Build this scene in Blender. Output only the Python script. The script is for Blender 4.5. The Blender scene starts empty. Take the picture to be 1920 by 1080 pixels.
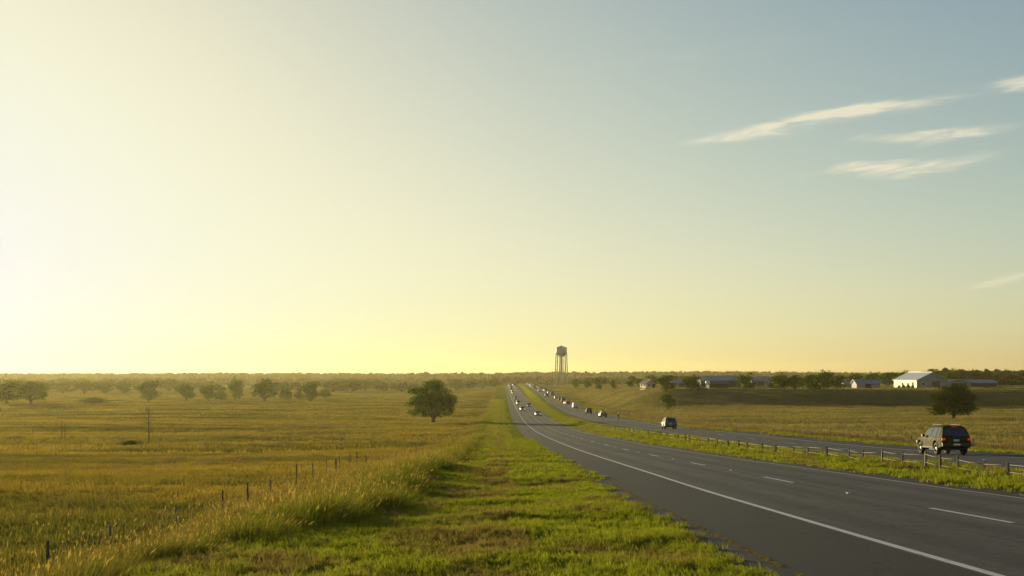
import bpy, bmesh, math, random
import numpy as np
from mathutils import Vector, Matrix

# ------------------------------------------------------------------ camera, sky, sun, exposure
scene = bpy.context.scene
R = math.radians
EYE = 14.0                                   # eye level in world metres (valley floor is near 1)
FOC, VPX, HOR = 2400.0, 940.0, 705.0         # focal length in photo pixels, road vanishing point, eye level row
cam_data = bpy.data.cameras.new('camera')
cam_data.sensor_width = 36.0
cam_data.lens = 36.0 * FOC / 1920.0
cam_data.shift_x = (960 - VPX) / 1920.0
cam_data.shift_y = (HOR - 540) / 1920.0
cam_data.clip_start = 0.1
cam_data.clip_end = 20000
cam = bpy.data.objects.new('camera', cam_data)
cam.location = (0, 0, EYE)
cam.rotation_euler = (R(90), 0, 0)
scene.collection.objects.link(cam)
scene.camera = cam

SUN_AZ, SUN_EL = 30.0, 5.5                   # degrees left of the road direction, degrees above the horizon
world = bpy.data.worlds.new('World')
scene.world = world
world.use_nodes = True
wn, wl = world.node_tree.nodes, world.node_tree.links
for n in list(wn):
    wn.remove(n)


def wnode(t, **kw):
    n = wn.new(t)
    for k, v in kw.items():
        setattr(n, k, v)
    return n


def wmath(op, a, b=None, c=None, clamp=False):
    n = wnode('ShaderNodeMath', operation=op, use_clamp=clamp)
    for i, v in enumerate((a, b, c)):
        if v is None:
            continue
        if isinstance(v, (int, float)):
            n.inputs[i].default_value = v
        else:
            wl.new(v, n.inputs[i])
    return n.outputs[0]


sky = wnode('ShaderNodeTexSky', sky_type='NISHITA')
sky.sun_disc = False
sky.sun_elevation = R(SUN_EL)
sky.sun_rotation = R(-SUN_AZ)
sky.altitude = 0
sky.air_density = 0.8
sky.dust_density = 0.9
sky.ozone_density = 0.0
# high thin clouds: streaks laid out by direction in the sky, broken up with noise
tc = wnode('ShaderNodeTexCoord')
sep = wnode('ShaderNodeSeparateXYZ')
wl.new(tc.outputs['Generated'], sep.inputs[0])
ysafe = wmath('MAXIMUM', sep.outputs['Y'], 0.05)
cu = wmath('DIVIDE', sep.outputs['X'], ysafe)
cv = wmath('DIVIDE', sep.outputs['Z'], ysafe)
comb = wnode('ShaderNodeCombineXYZ')
wl.new(wmath('MULTIPLY', cu, 1.0), comb.inputs[0])
wl.new(wmath('MULTIPLY', wmath('SUBTRACT', cv, wmath('MULTIPLY', cu, 0.15)), 6.5), comb.inputs[1])
nz = wnode('ShaderNodeTexNoise', noise_dimensions='2D')
nz.inputs['Scale'].default_value = 15
nz.inputs['Detail'].default_value = 9
nz.inputs['Roughness'].default_value = 0.66
nz.inputs['Distortion'].default_value = 0.35
wl.new(comb.outputs[0], nz.inputs['Vector'])
nz2 = wnode('ShaderNodeTexNoise', noise_dimensions='2D')
nz2.inputs['Scale'].default_value = 6.5
nz2.inputs['Detail'].default_value = 3
wl.new(comb.outputs[0], nz2.inputs['Vector'])
wv = wmath('ADD', cv, wmath('MULTIPLY', wmath('SUBTRACT', nz2.outputs['Fac'], 0.5), 0.022))
STREAKS = [  # photo-plane centre u, v, half length, half thickness, slope, strength
    (.284, .2065, .060, .0066, .170, 1.0), (.190, .1855, .042, .0058, .11, .8), (.235, .1965, .044, .0072, .17, .9),
    (.338, .1880, .054, .0050, .085, .95), (.305, .1630, .060, .0050, .115, 1.0), (.412, .2285, .022, .0055, .08, 1.0),
    (.141, .1595, .022, .0035, .08, .18), (.392, .074, .046, .0042, .19, .46), (.400, .0655, .03, .003, .10, .3), (.160, .0655, .035, .003, .12, .22), (.10, .24, .16, .010, .10, .10), (.22, .262, .18, .012, .12, .12), (-.12, .19, .2, .012, .06, .09), (.02, .10, .2, .007, .05, .10),
    (-.280, .061, .035, .0030, .05, .10), (.060, .135, .12, .006, .10, .07),
    (.62, .21, .09, .009, .15, .8), (.55, .11, .07, .006, .12, .5), (.80, .30, .10, .012, .16, .8)]
total = None
for u0, v0, a, b, s, k in STREAKS:
    du = wmath('SUBTRACT', cu, u0)
    dv = wmath('SUBTRACT', wmath('SUBTRACT', wv, v0), wmath('MULTIPLY', du, s))
    e = wmath('ADD', wmath('POWER', wmath('ABSOLUTE', wmath('DIVIDE', du, a)), 2.0),
              wmath('POWER', wmath('ABSOLUTE', wmath('DIVIDE', dv, b)), 2.0))
    m = wmath('MULTIPLY', wmath('EXPONENT', wmath('MULTIPLY', e, -0.9)), k)
    total = m if total is None else wmath('ADD', total, m)
mr = wnode('ShaderNodeMapRange', interpolation_type='SMOOTHSTEP')
wl.new(wmath('MULTIPLY', total, wmath('ADD', wmath('MULTIPLY', nz.outputs['Fac'], 2.9), -0.62)), mr.inputs['Value'])
mr.inputs['From Min'].default_value = 0.06
mr.inputs['From Max'].default_value = 1.0
mr.inputs['To Max'].default_value = 0.72
front = wmath('GREATER_THAN', sep.outputs['Y'], 0.06)
cloud_fac = wmath('MULTIPLY', mr.outputs[0], front)
# the photograph's soft shoulder: the whole sky is rolled off per channel so that the glow keeps its colour
SKY_STRENGTH = 0.10
EXPOSURE = 0.7
SKY_GAIN, SKY_CAP, SKY_POW = (2.02, 2.40, 1.14), (0.90, 0.905, 1.55), (1.22, 1.22, 0.66)
ssep = wnode('ShaderNodeSeparateColor')
wl.new(sky.outputs['Color'], ssep.inputs[0])
scomb = wnode('ShaderNodeCombineColor')
for i_, ch in enumerate(('Red', 'Green', 'Blue')):
    raw_ = wmath('POWER', wmath('MULTIPLY', ssep.outputs[ch], 0.1), SKY_POW[i_])
    e_ = wmath('EXPONENT', wmath('MULTIPLY', raw_, -SKY_GAIN[i_] / SKY_CAP[i_]))
    wl.new(wmath('MULTIPLY', wmath('SUBTRACT', 1.0, e_), SKY_CAP[i_] / SKY_STRENGTH / 2**EXPOSURE), scomb.inputs[i_])
cmix = wnode('ShaderNodeMix', data_type='RGBA')
wl.new(cloud_fac, cmix.inputs['Factor'])
wl.new(scomb.outputs[0], cmix.inputs['A'])
CLOUD_COL = (5.75, 5.15, 3.75, 1)
cmix.inputs['B'].default_value = CLOUD_COL
bg = wnode('ShaderNodeBackground')
bg.inputs['Strength'].default_value = SKY_STRENGTH
wl.new(cmix.outputs['Result'], bg.inputs['Color'])
wout = wnode('ShaderNodeOutputWorld')
wl.new(bg.outputs[0], wout.inputs['Surface'])

sun_data = bpy.data.lights.new('sun', 'SUN')
sun_data.energy = 5.0
sun_data.angle = R(0.5)
sun_data.color = (1.0, 0.85, 0.47)
sun = bpy.data.objects.new('sun', sun_data)
sun.location = (-200, 300, 150)
SUN_DIR = Vector((-math.sin(R(SUN_AZ)) * math.cos(R(SUN_EL)), math.cos(R(SUN_AZ)) * math.cos(R(SUN_EL)), math.sin(R(SUN_EL))))
sun.rotation_euler = SUN_DIR.to_track_quat('Z', 'Y').to_euler()
scene.collection.objects.link(sun)

vs = scene.view_settings
vs.view_transform = 'Standard'
vs.look = 'None'
vs.exposure = EXPOSURE
vs.gamma = 1.0
vs.use_curve_mapping = False
scene.cycles.use_denoising = True
scene.cycles.max_bounces = 6
scene.cycles.diffuse_bounces = 3
scene.cycles.glossy_bounces = 3
scene.cycles.transparent_max_bounces = 6
scene.cycles.volume_bounces = 0
scene.cycles.sample_clamp_indirect = 4.0
scene.render.film_transparent = False
HAZE_DENSITY = 0.000070

# ------------------------------------------------------------------ helpers
rng = np.random.default_rng(11)
random.seed(5)
C = scene.collection


def tag(o, label=None, cat=None, group=None, kind=None):
    if label:
        o['label'] = label
    if cat:
        o['category'] = cat
    if group:
        o['group'] = group
    if kind:
        o['kind'] = kind
    return o


def empty(name, loc=(0, 0, 0), rz=0.0):
    o = bpy.data.objects.new(name, None)
    o.empty_display_size = 0.2
    o.location = loc
    o.rotation_euler = (0, 0, rz)
    C.objects.link(o)
    return o


def mesh_np(name, V, F, smooth=False):
    """V (n,3) float array, F (m,k) int array with one k, or a list of such arrays."""
    me = bpy.data.meshes.new(name)
    Fs = [np.asarray(f) for f in (F if isinstance(F, list) else [F]) if len(f)]
    V = np.asarray(V, dtype=np.float32)
    loops = np.concatenate([f.ravel() for f in Fs])
    sizes = np.concatenate([np.full(len(f), f.shape[1]) for f in Fs])
    starts = np.concatenate([[0], np.cumsum(sizes)[:-1]])
    me.vertices.add(len(V))
    me.vertices.foreach_set('co', V.ravel())
    me.loops.add(len(loops))
    me.loops.foreach_set('vertex_index', loops.astype(np.int32))
    me.polygons.add(len(sizes))
    me.polygons.foreach_set('loop_start', starts.astype(np.int32))
    me.polygons.foreach_set('loop_total', sizes.astype(np.int32))
    if smooth:
        me.polygons.foreach_set('use_smooth', np.ones(len(sizes), dtype=bool))
    me.update(calc_edges=True)
    me.validate()
    return me


def link(name, me, mat=None, parent=None, loc=None, rz=None):
    o = bpy.data.objects.new(name, me)
    if mat is not None and len(me.materials) == 0:
        me.materials.append(mat)
    if parent is not None:
        o.parent = parent
    if loc is not None:
        o.location = loc
    if rz is not None:
        o.rotation_euler = (0, 0, rz)
    C.objects.link(o)
    return o


class MB:
    """Collects simple solids, then builds ONE mesh object."""
    def __init__(self):
        self.v, self.f = [], []

    def add(self, vs_, fs_):
        b = len(self.v)
        self.v += [tuple(p) for p in vs_]
        self.f += [tuple(i + b for i in f) for f in fs_]
        return self

    def box(self, c, s, rz=0.0, taper=1.0):
        cx, cy, cz = c
        hx, hy, hz = s[0] / 2, s[1] / 2, s[2] / 2
        ca, sa = math.cos(rz), math.sin(rz)
        P = []
        for z, t in ((-hz, 1.0), (hz, taper)):
            for x, y in ((-hx, -hy), (hx, -hy), (hx, hy), (-hx, hy)):
                x, y = x * t, y * t
                P.append((cx + x * ca - y * sa, cy + x * sa + y * ca, cz + z))
        return self.add(P, [(3, 2, 1, 0), (4, 5, 6, 7), (0, 1, 5, 4), (1, 2, 6, 5), (2, 3, 7, 6), (3, 0, 4, 7)])

    def tube(self, pts, radii, n=6, cap=True):
        pts = [Vector(p) for p in pts]
        if isinstance(radii, (int, float)):
            radii = [radii] * len(pts)
        rings = []
        for i, p in enumerate(pts):
            d = (pts[min(i + 1, len(pts) - 1)] - pts[max(i - 1, 0)])
            d = d.normalized() if d.length > 1e-6 else Vector((0, 0, 1))
            a = d.cross(Vector((0.31, 0.95, 0.05)))
            if a.length < 1e-3:
                a = d.cross(Vector((1, 0, 0)))
            a.normalize()
            b_ = d.cross(a)
            rings.append([p + (a * math.cos(t) + b_ * math.sin(t)) * radii[i] for t in [2 * math.pi * k / n for k in range(n)]])
        V = [q for r in rings for q in r]
        F = []
        for i in range(len(pts) - 1):
            for k in range(n):
                F.append((i * n + k, i * n + (k + 1) % n, (i + 1) * n + (k + 1) % n, (i + 1) * n + k))
        if cap:
            F.append(tuple(range(n - 1, -1, -1)))
            F.append(tuple((len(pts) - 1) * n + k for k in range(n)))
        return self.add(V, F)

    def lathe(self, prof, n=24, axis='z', c=(0, 0, 0)):
        V, F = [], []
        for r, z in prof:
            for k in range(n):
                t = 2 * math.pi * k / n
                a, b_ = r * math.cos(t), r * math.sin(t)
                q = (a, b_, z) if axis == 'z' else (z, a, b_)
                V.append((q[0] + c[0], q[1] + c[1], q[2] + c[2]))
        for i in range(len(prof) - 1):
            for k in range(n):
                F.append((i * n + k, i * n + (k + 1) % n, (i + 1) * n + (k + 1) % n, (i + 1) * n + k))
        return self.add(V, F)

    def mesh(self, name, smooth=False, angle=None):
        me = bpy.data.meshes.new(name)
        me.from_pydata(self.v, [], self.f)
        if smooth or angle:
            for p in me.polygons:
                p.use_smooth = True
            if angle:
                me.set_sharp_from_angle(angle=R(angle))
        me.update()
        return me

    def build(self, name, mat, parent=None, loc=None, rz=None, smooth=False, angle=None):
        return link(name, self.mesh(name, smooth, angle), mat, parent, loc, rz)


def pchip(xs, ys):
    xs, ys = np.asarray(xs, float), np.asarray(ys, float)
    h = np.diff(xs)
    d = np.diff(ys) / h
    m = np.zeros_like(xs)
    for i in range(1, len(xs) - 1):
        if d[i - 1] * d[i] > 0:
            w1, w2 = 2 * h[i] + h[i - 1], h[i] + 2 * h[i - 1]
            m[i] = (w1 + w2) / (w1 / d[i - 1] + w2 / d[i])
    m[0], m[-1] = d[0], d[-1]

    def f(x):
        x = np.clip(np.asarray(x, float), xs[0], xs[-1])
        i = np.clip(np.searchsorted(xs, x) - 1, 0, len(xs) - 2)
        t = (x - xs[i]) / h[i]
        return ((2 * t**3 - 3 * t**2 + 1) * ys[i] + (t**3 - 2 * t**2 + t) * h[i] * m[i]
                + (-2 * t**3 + 3 * t**2) * ys[i + 1] + (t**3 - t**2) * h[i] * m[i + 1])
    return f


def sstep(a, b, x):
    t = np.clip((np.asarray(x, float) - a) / (b - a), 0, 1)
    return t * t * (3 - 2 * t)


def vnoise(x, y, seed=0):
    x, y = np.asarray(x, float), np.asarray(y, float)
    xi, yi = np.floor(x).astype(np.int64), np.floor(y).astype(np.int64)
    fx, fy = x - xi, y - yi
    fx, fy = fx * fx * (3 - 2 * fx), fy * fy * (3 - 2 * fy)

    def hsh(i, j):
        n = (i * 374761393 + j * 668265263 + seed * 1442695041) & 0xFFFFFFFF
        n = ((n ^ (n >> 13)) * 1274126177) & 0xFFFFFFFF
        return ((n ^ (n >> 16)) & 0xFFFF) / 65535.0
    a, b, c, d = hsh(xi, yi), hsh(xi + 1, yi), hsh(xi, yi + 1), hsh(xi + 1, yi + 1)
    return (a + (b - a) * fx) * (1 - fy) + (c + (d - c) * fx) * fy - 0.5


# ------------------------------------------------------------------ lie of the land (depth below eye level)
hL = pchip([-60, 0, 15.2, 18.75, 28, 35.5, 52, 82, 106, 156, 216, 246, 345, 462, 570, 675, 840, 1110, 1275, 1500, 2000, 3000, 6000],
           [0.9, 1.75, 2.38, 2.54, 2.94, 3.26, 3.9, 5.06, 5.94, 7.6, 9.4, 10.1, 11.9, 12.7, 12.9, 12.7, 11.5, 9.25, 8.7, 11.5, 13, 14, 14])
dR = pchip([-60, 80, 180, 300, 400, 560, 740, 1015, 1300, 1700, 6000], [0, 0.08, 0.7, 0.85, 0.6, 1.1, 2.3, 1.5, 1.0, 0.6, 0.5])
hFieldL = pchip([-60, 0, 60, 120, 216, 345, 462, 675, 850, 1060, 1500, 2500, 3500, 6000],
                [1.5, 2.45, 5.0, 7.3, 10.2, 12.5, 13.4, 13.7, 13.5, 13.0, 12.0, 9.0, 7.5, 7.0])
hFieldR = pchip([-60, 0, 80, 150, 225, 270, 375, 520, 900, 6000], [0.9, 1.75, 5.1, 7.1, 8.5, 8.95, 9.4, 9.4, 9.2, 10])
hPlat = pchip([-60, 457, 700, 1000, 1275, 2000, 3000, 6000], [4.9, 4.9, 5.2, 6.5, 8.6, 12, 12.5, 12])
XS, XE1, XD1, XE2, XM1 = 3.0, 5.85, 9.55, 13.3, 14.7        # left carriageway: edge, white line, lane line, inner line, median edge
XM2, XE3, XD2, XE4, XR = 20.3, 21.7, 25.4, 29.1, 33.2       # right carriageway


def depth(X, Y):
    X, Y = np.broadcast_arrays(np.asarray(X, float), np.asarray(Y, float))
    base = hL(Y)
    right = base - dR(Y)
    # centre strip: left carriageway -> median -> right carriageway
    h = base + (right - base) * sstep(15.5, 19.5, X)
    # left verge, belt and field
    wf = sstep(-3.5, -30, X)
    hl = base + 0.12 * sstep(2.5, -1.5, X) + 0.42 * sstep(-3.6, -7.0, X)
    hl = hl + (np.maximum(hFieldL(Y), base + 0.55) - hl) * wf
    h = np.where(X < 3, hl, h)
    # right field, bank and farm plateau
    wr = sstep(36, 54, X)
    hr = right + (hFieldR(Y) - right) * wr * (1 - sstep(450, 700, Y) * 0.0)
    bank = sstep(388, 442, Y - 12 * np.sin(X / 55.0) - 34 * vnoise(X / 38, Y / 90, 12) - 14 * vnoise(X / 13, Y / 30, 13)) * sstep(38, 64, X)
    hr = hr + (hPlat(Y) - hr) * bank
    h = np.where(X > 34, hr, h)
    # relief
    off_road = 1 - sstep(-6, 0, X) * (1 - sstep(34, 40, X))
    n = ((0.46 + 0.4 * sstep(-8, -30, X)) * vnoise(X / 75, Y / 19, 8) + (0.22 + 0.14 * sstep(-8, -30, X)) * vnoise(X / 31, Y / 8.5, 9) + 0.40 * vnoise(X / 46, Y / 62, 1) + 0.30 * vnoise(X / 17, Y / 23, 2) + 0.16 * vnoise(X / 6.1, Y / 7.3, 3) + 0.07 * vnoise(X / 2.3, Y / 2.6, 4))
    far = sstep(700, 1600, Y)
    n = n * (1 - 0.5 * far) + far * 5.0 * vnoise(X / 420, Y / 520, 7)
    verge = sstep(-3.4, -2.0, X) * (1 - sstep(2.2, 3.0, X)) + sstep(15.0, 16.0, X) * (1 - sstep(19.2, 20.2, X))
    nv = 0.20 * vnoise(X / 2.4, Y / 2.2, 5) + 0.08 * vnoise(X / 0.8, Y / 0.9, 6)
    return h - n * off_road - nv * verge


def ground_z(X, Y):
    return EYE - depth(X, Y)


def gz(x, y):
    return float(ground_z(x, y))


def road_z(X, Y):
    Y = np.asarray(Y, float)
    return EYE - (hL(Y) if X < 17.5 else hL(Y) - dR(Y))


def from_photo(px, py, ymin=12.0, ymax=2600.0):
    """Where the sight line through this photo point meets the ground."""
    Ys = np.concatenate([np.linspace(ymin, 120, 800), np.linspace(120, 700, 1600), np.linspace(700, ymax, 1800)])
    Xs = (px - VPX) / FOC * Ys
    d = (py - HOR) / FOC * Ys - depth(Xs, Ys)
    k = np.argmax(d >= 0) if (d >= 0).any() else int(np.argmin(np.abs(d)))
    return float(Xs[k]), float(Ys[k]), gz(Xs[k], Ys[k])


# ------------------------------------------------------------------ material helpers
def new_mat(name):
    m = bpy.data.materials.new(name)
    m.use_nodes = True
    nt = m.node_tree
    for n in list(nt.nodes):
        nt.nodes.remove(n)
    out = nt.nodes.new('ShaderNodeOutputMaterial')
    return m, nt, out


class NB:
    def __init__(self, nt):
        self.nt = nt

    def n(self, t, ins=None, **kw):
        nd = self.nt.nodes.new(t)
        for k, v in kw.items():
            setattr(nd, k, v)
        for k, v in (ins or {}).items():
            self.put(nd.inputs[k], v)
        return nd

    def put(self, sock, v):
        if isinstance(v, bpy.types.NodeSocket):
            self.nt.links.new(v, sock)
        else:
            if isinstance(v, tuple) and len(v) == 3 and sock.type == 'RGBA':
                v = (*v, 1.0)
            sock.default_value = v

    def noise(self, vec, scale, detail=3, rough=0.55, dist=0.0):
        return self.n('ShaderNodeTexNoise', {'Vector': vec, 'Scale': scale, 'Detail': detail, 'Roughness': rough, 'Distortion': dist}).outputs['Fac']

    def mix(self, f, a, b, mode='MIX'):
        nd = self.n('ShaderNodeMix', data_type='RGBA', blend_type=mode)
        self.put(nd.inputs['Factor'], f)
        self.put(nd.inputs['A'], a)
        self.put(nd.inputs['B'], b)
        return nd.outputs['Result']

    def math(self, op, a, b=0.0, clamp=False):
        nd = self.n('ShaderNodeMath', operation=op, use_clamp=clamp)
        self.put(nd.inputs[0], a)
        self.put(nd.inputs[1], b)
        return nd.outputs[0]

    def ramp(self, f, lo, hi, to0=0.0, to1=1.0):
        return self.n('ShaderNodeMapRange', {'Value': f, 'From Min': lo, 'From Max': hi, 'To Min': to0, 'To Max': to1}, interpolation_type='SMOOTHSTEP').outputs[0]

    def pos(self, sx=1.0, sy=1.0, sz=1.0):
        g = self.n('ShaderNodeNewGeometry')
        v = self.n('ShaderNodeVectorMath', {0: g.outputs['Position'], 1: (sx, sy, sz)}, operation='MULTIPLY')
        return v.outputs[0]


def simple_mat(name, col, rough=0.6, metal=0.0, var=0.12, scale=3.0, coat=0.0, spec=0.5, bump=0.0, emit=None, emit_s=0.0):
    m, nt, out = new_mat(name)
    b = NB(nt)
    tcn = b.n('ShaderNodeTexCoord')
    nzf = b.noise(tcn.outputs['Object'], scale, 5, 0.6)
    dark = tuple(c * (1 - var) for c in col)
    lite = tuple(min(1, c * (1 + var)) for c in col)
    c = b.mix(b.ramp(nzf, 0.3, 0.7), dark, lite)
    p = b.n('ShaderNodeBsdfPrincipled', {'Base Color': c, 'Roughness': rough, 'Metallic': metal, 'Coat Weight': coat, 'Specular IOR Level': spec})
    if emit:
        p.inputs['Emission Color'].default_value = (*emit, 1)
        p.inputs['Emission Strength'].default_value = emit_s
    if bump:
        bm_ = b.n('ShaderNodeBump', {'Height': nzf, 'Strength': bump, 'Distance': 0.02})
        nt.links.new(bm_.outputs[0], p.inputs['Normal'])
    nt.links.new(p.outputs[0], out.inputs['Surface'])
    return m


M = {}
# --- colours of the vegetation, some shade included, as functions of place, shared by the ground and the blades that stand on it
GREEN_A, GREEN_B = (0.17, 0.195, 0.012), (0.32, 0.325, 0.026)
DRY_A, DRY_B = (0.20, 0.150, 0.035), (0.27, 0.20, 0.05)
FIELD_A, FIELD_B = (0.41, 0.285, 0.040), (0.175, 0.150, 0.024)
FIELD_G = (0.165, 0.165, 0.020)


def lawn_colour(b):
    p = b.pos()
    ps = b.pos(1.0, 0.45, 1.0)
    n1 = b.noise(ps, 0.55, 4, 0.6)
    n2 = b.noise(p, 2.6, 4, 0.65)
    c = b.mix(b.ramp(n2, 0.35, 0.65), GREEN_A, GREEN_B)
    d = b.mix(b.ramp(n2, 0.35, 0.7), DRY_A, DRY_B)
    sx = b.n('ShaderNodeSeparateXYZ', {0: p}).outputs[0]
    track = b.math('ADD', b.math('SUBTRACT', 1.0, b.ramp(b.math('ABSOLUTE', b.math('ADD', sx, 0.15)), 0.1, 0.9)), 0.0)
    left = b.ramp(sx, -0.4, -2.6)
    f = b.math('ADD', n1, b.math('ADD', b.math('MULTIPLY', track, 0.10), b.math('MULTIPLY', left, 0.03)))
    return b.mix(b.ramp(f, 0.47, 0.66), c, d)


def field_colour(b):
    ps = b.pos(0.55, 1.0, 1.0)
    n1 = b.noise(ps, 0.035, 5, 0.62)
    n2 = b.noise(b.pos(0.22, 1.0, 1.0), 0.13, 6, 0.62)
    n3 = b.noise(b.pos(), 1.3, 3, 0.6)
    c = b.mix(b.ramp(n2, 0.42, 0.60), FIELD_A, FIELD_B)  # grass tones in drawn-out streaks, with shadow streaks put into the colour
    c = b.mix(b.math('MULTIPLY', b.ramp(n1, 0.48, 0.64), 0.55), c, FIELD_G)
    xyz = b.n('ShaderNodeSeparateXYZ', {0: b.pos()})
    tan_ = b.mix(b.ramp(n2, 0.36, 0.64), (0.36, 0.27, 0.085), (0.20, 0.185, 0.055))
    c = b.mix(b.math('MULTIPLY', b.ramp(xyz.outputs[0], 34, 40), 0.75), c, tan_)
    yw = b.math('ADD', xyz.outputs[1], b.math('MULTIPLY', b.math('SUBTRACT', n1, 0.5), 150.0))
    bank = b.math('MULTIPLY', b.math('MULTIPLY', b.ramp(yw, 355, 425), b.ramp(xyz.outputs[1], 480, 440)), b.ramp(xyz.outputs[0], 42, 60))
    c = b.mix(b.math('MULTIPLY', bank, 0.85), c, b.mix(b.ramp(n2, 0.4, 0.6), (0.05, 0.066, 0.026), (0.085, 0.08, 0.033)))  # greener bank grass, darkened with the bank's shade in the colour
    return b.mix(b.math('MULTIPLY', b.ramp(n3, 0.3, 0.75), 0.30), c, (0.10, 0.075, 0.02))


def make_ground_mat():
    m, nt, out = new_mat('ground_earth_grass')
    b = NB(nt)
    lawn = lawn_colour(b)
    fld = field_colour(b)
    a = b.n('ShaderNodeAttribute', attribute_name='lawn').outputs['Fac']
    c = b.mix(a, fld, lawn)
    fine = b.noise(b.pos(), 9.0, 5, 0.7)
    c = b.mix(b.math('MULTIPLY', b.ramp(fine, 0.35, 0.7), 0.35), c, (0.05, 0.04, 0.015))
    p = b.n('ShaderNodeBsdfDiffuse', {'Color': c, 'Roughness': 0.0})
    hgt = b.math('ADD', b.math('MULTIPLY', b.noise(b.pos(), 1.2, 6, 0.7), 0.6), b.math('MULTIPLY', fine, 0.25))
    bp = b.n('ShaderNodeBump', {'Height': hgt, 'Strength': 0.8, 'Distance': 0.16})
    nt.links.new(bp.outputs[0], p.inputs['Normal'])
    nt.links.new(p.outputs[0], out.inputs['Surface'])
    return m


M['ground'] = make_ground_mat()

# ------------------------------------------------------------------ ground sheet
def axis(parts):
    return np.unique(np.round(np.concatenate(parts), 4))


gx = axis([np.arange(-4, 3.01, 0.25), [2.9, 2.98, 3.04, 3.1, 14.6, 14.66, 14.72, 14.8, 20.2, 20.28, 20.34, 20.4, 33.1, 33.17, 33.24, 33.3],
           np.arange(5, 14, 2.0), np.arange(15, 20.1, 0.4), np.arange(22, 33, 2.0), np.arange(33.5, 44, 0.6),
           -4 - np.cumsum(np.geomspace(0.5, 2.0, 60)), -75 - np.cumsum(np.geomspace(2.0, 9, 60)),
           -400 - np.cumsum(np.geomspace(10, 260, 32)),
           44 + np.cumsum(np.geomspace(0.8, 2.4, 60)), 136 + np.cumsum(np.geomspace(2.4, 9, 60)),
           440 + np.cumsum(np.geomspace(10, 260, 32))])
gx = gx[(gx > -3000) & (gx < 3000)]
gx = np.concatenate([[-3000], gx, [3000]])
gy = axis([np.arange(-50, 8, 4), np.arange(8, 40, 0.5), 40 + np.cumsum(np.geomspace(0.5, 3.0, 120)), ])
gy = np.concatenate([gy, gy[-1] + np.cumsum(np.geomspace(3.0, 6, 130))])
gy = np.concatenate([gy, gy[-1] + np.cumsum(np.geomspace(7, 160, 60))])
gy = np.concatenate([gy[gy < 4100], [4200]])
GX, GY = np.meshgrid(gx, gy)
GZ = ground_z(GX, GY)
under = ((GX > XS + .03) & (GX < XM1 - .03)) | ((GX > XM2 + .03) & (GX < XR - .03))
GZ = np.where(under, GZ - 0.30, GZ)
V = np.stack([GX, GY, GZ], -1).reshape(-1, 3)
nx_, ny_ = len(gx), len(gy)
I = np.arange(nx_ * ny_).reshape(ny_, nx_)
F = np.stack([I[:-1, :-1], I[:-1, 1:], I[1:, 1:], I[1:, :-1]], -1).reshape(-1, 4)
gme = mesh_np('ground', V, F, smooth=True)
lawn = (sstep(-3.6, -2.8, GX) * (1 - sstep(3.0, 3.2, GX)) + sstep(14.5, 14.7, GX) * (1 - sstep(20.3, 20.5, GX))
        + sstep(33.0, 33.2, GX) * (1 - sstep(34.4, 36.0, GX))).reshape(-1)
at = gme.attributes.new('lawn', 'FLOAT', 'POINT')
at.data.foreach_set('value', lawn.astype(np.float32))
ground = link('ground', gme, M['ground'])
tag(ground, 'rolling grassland with mown green verges beside the highway', kind='structure')


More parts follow.
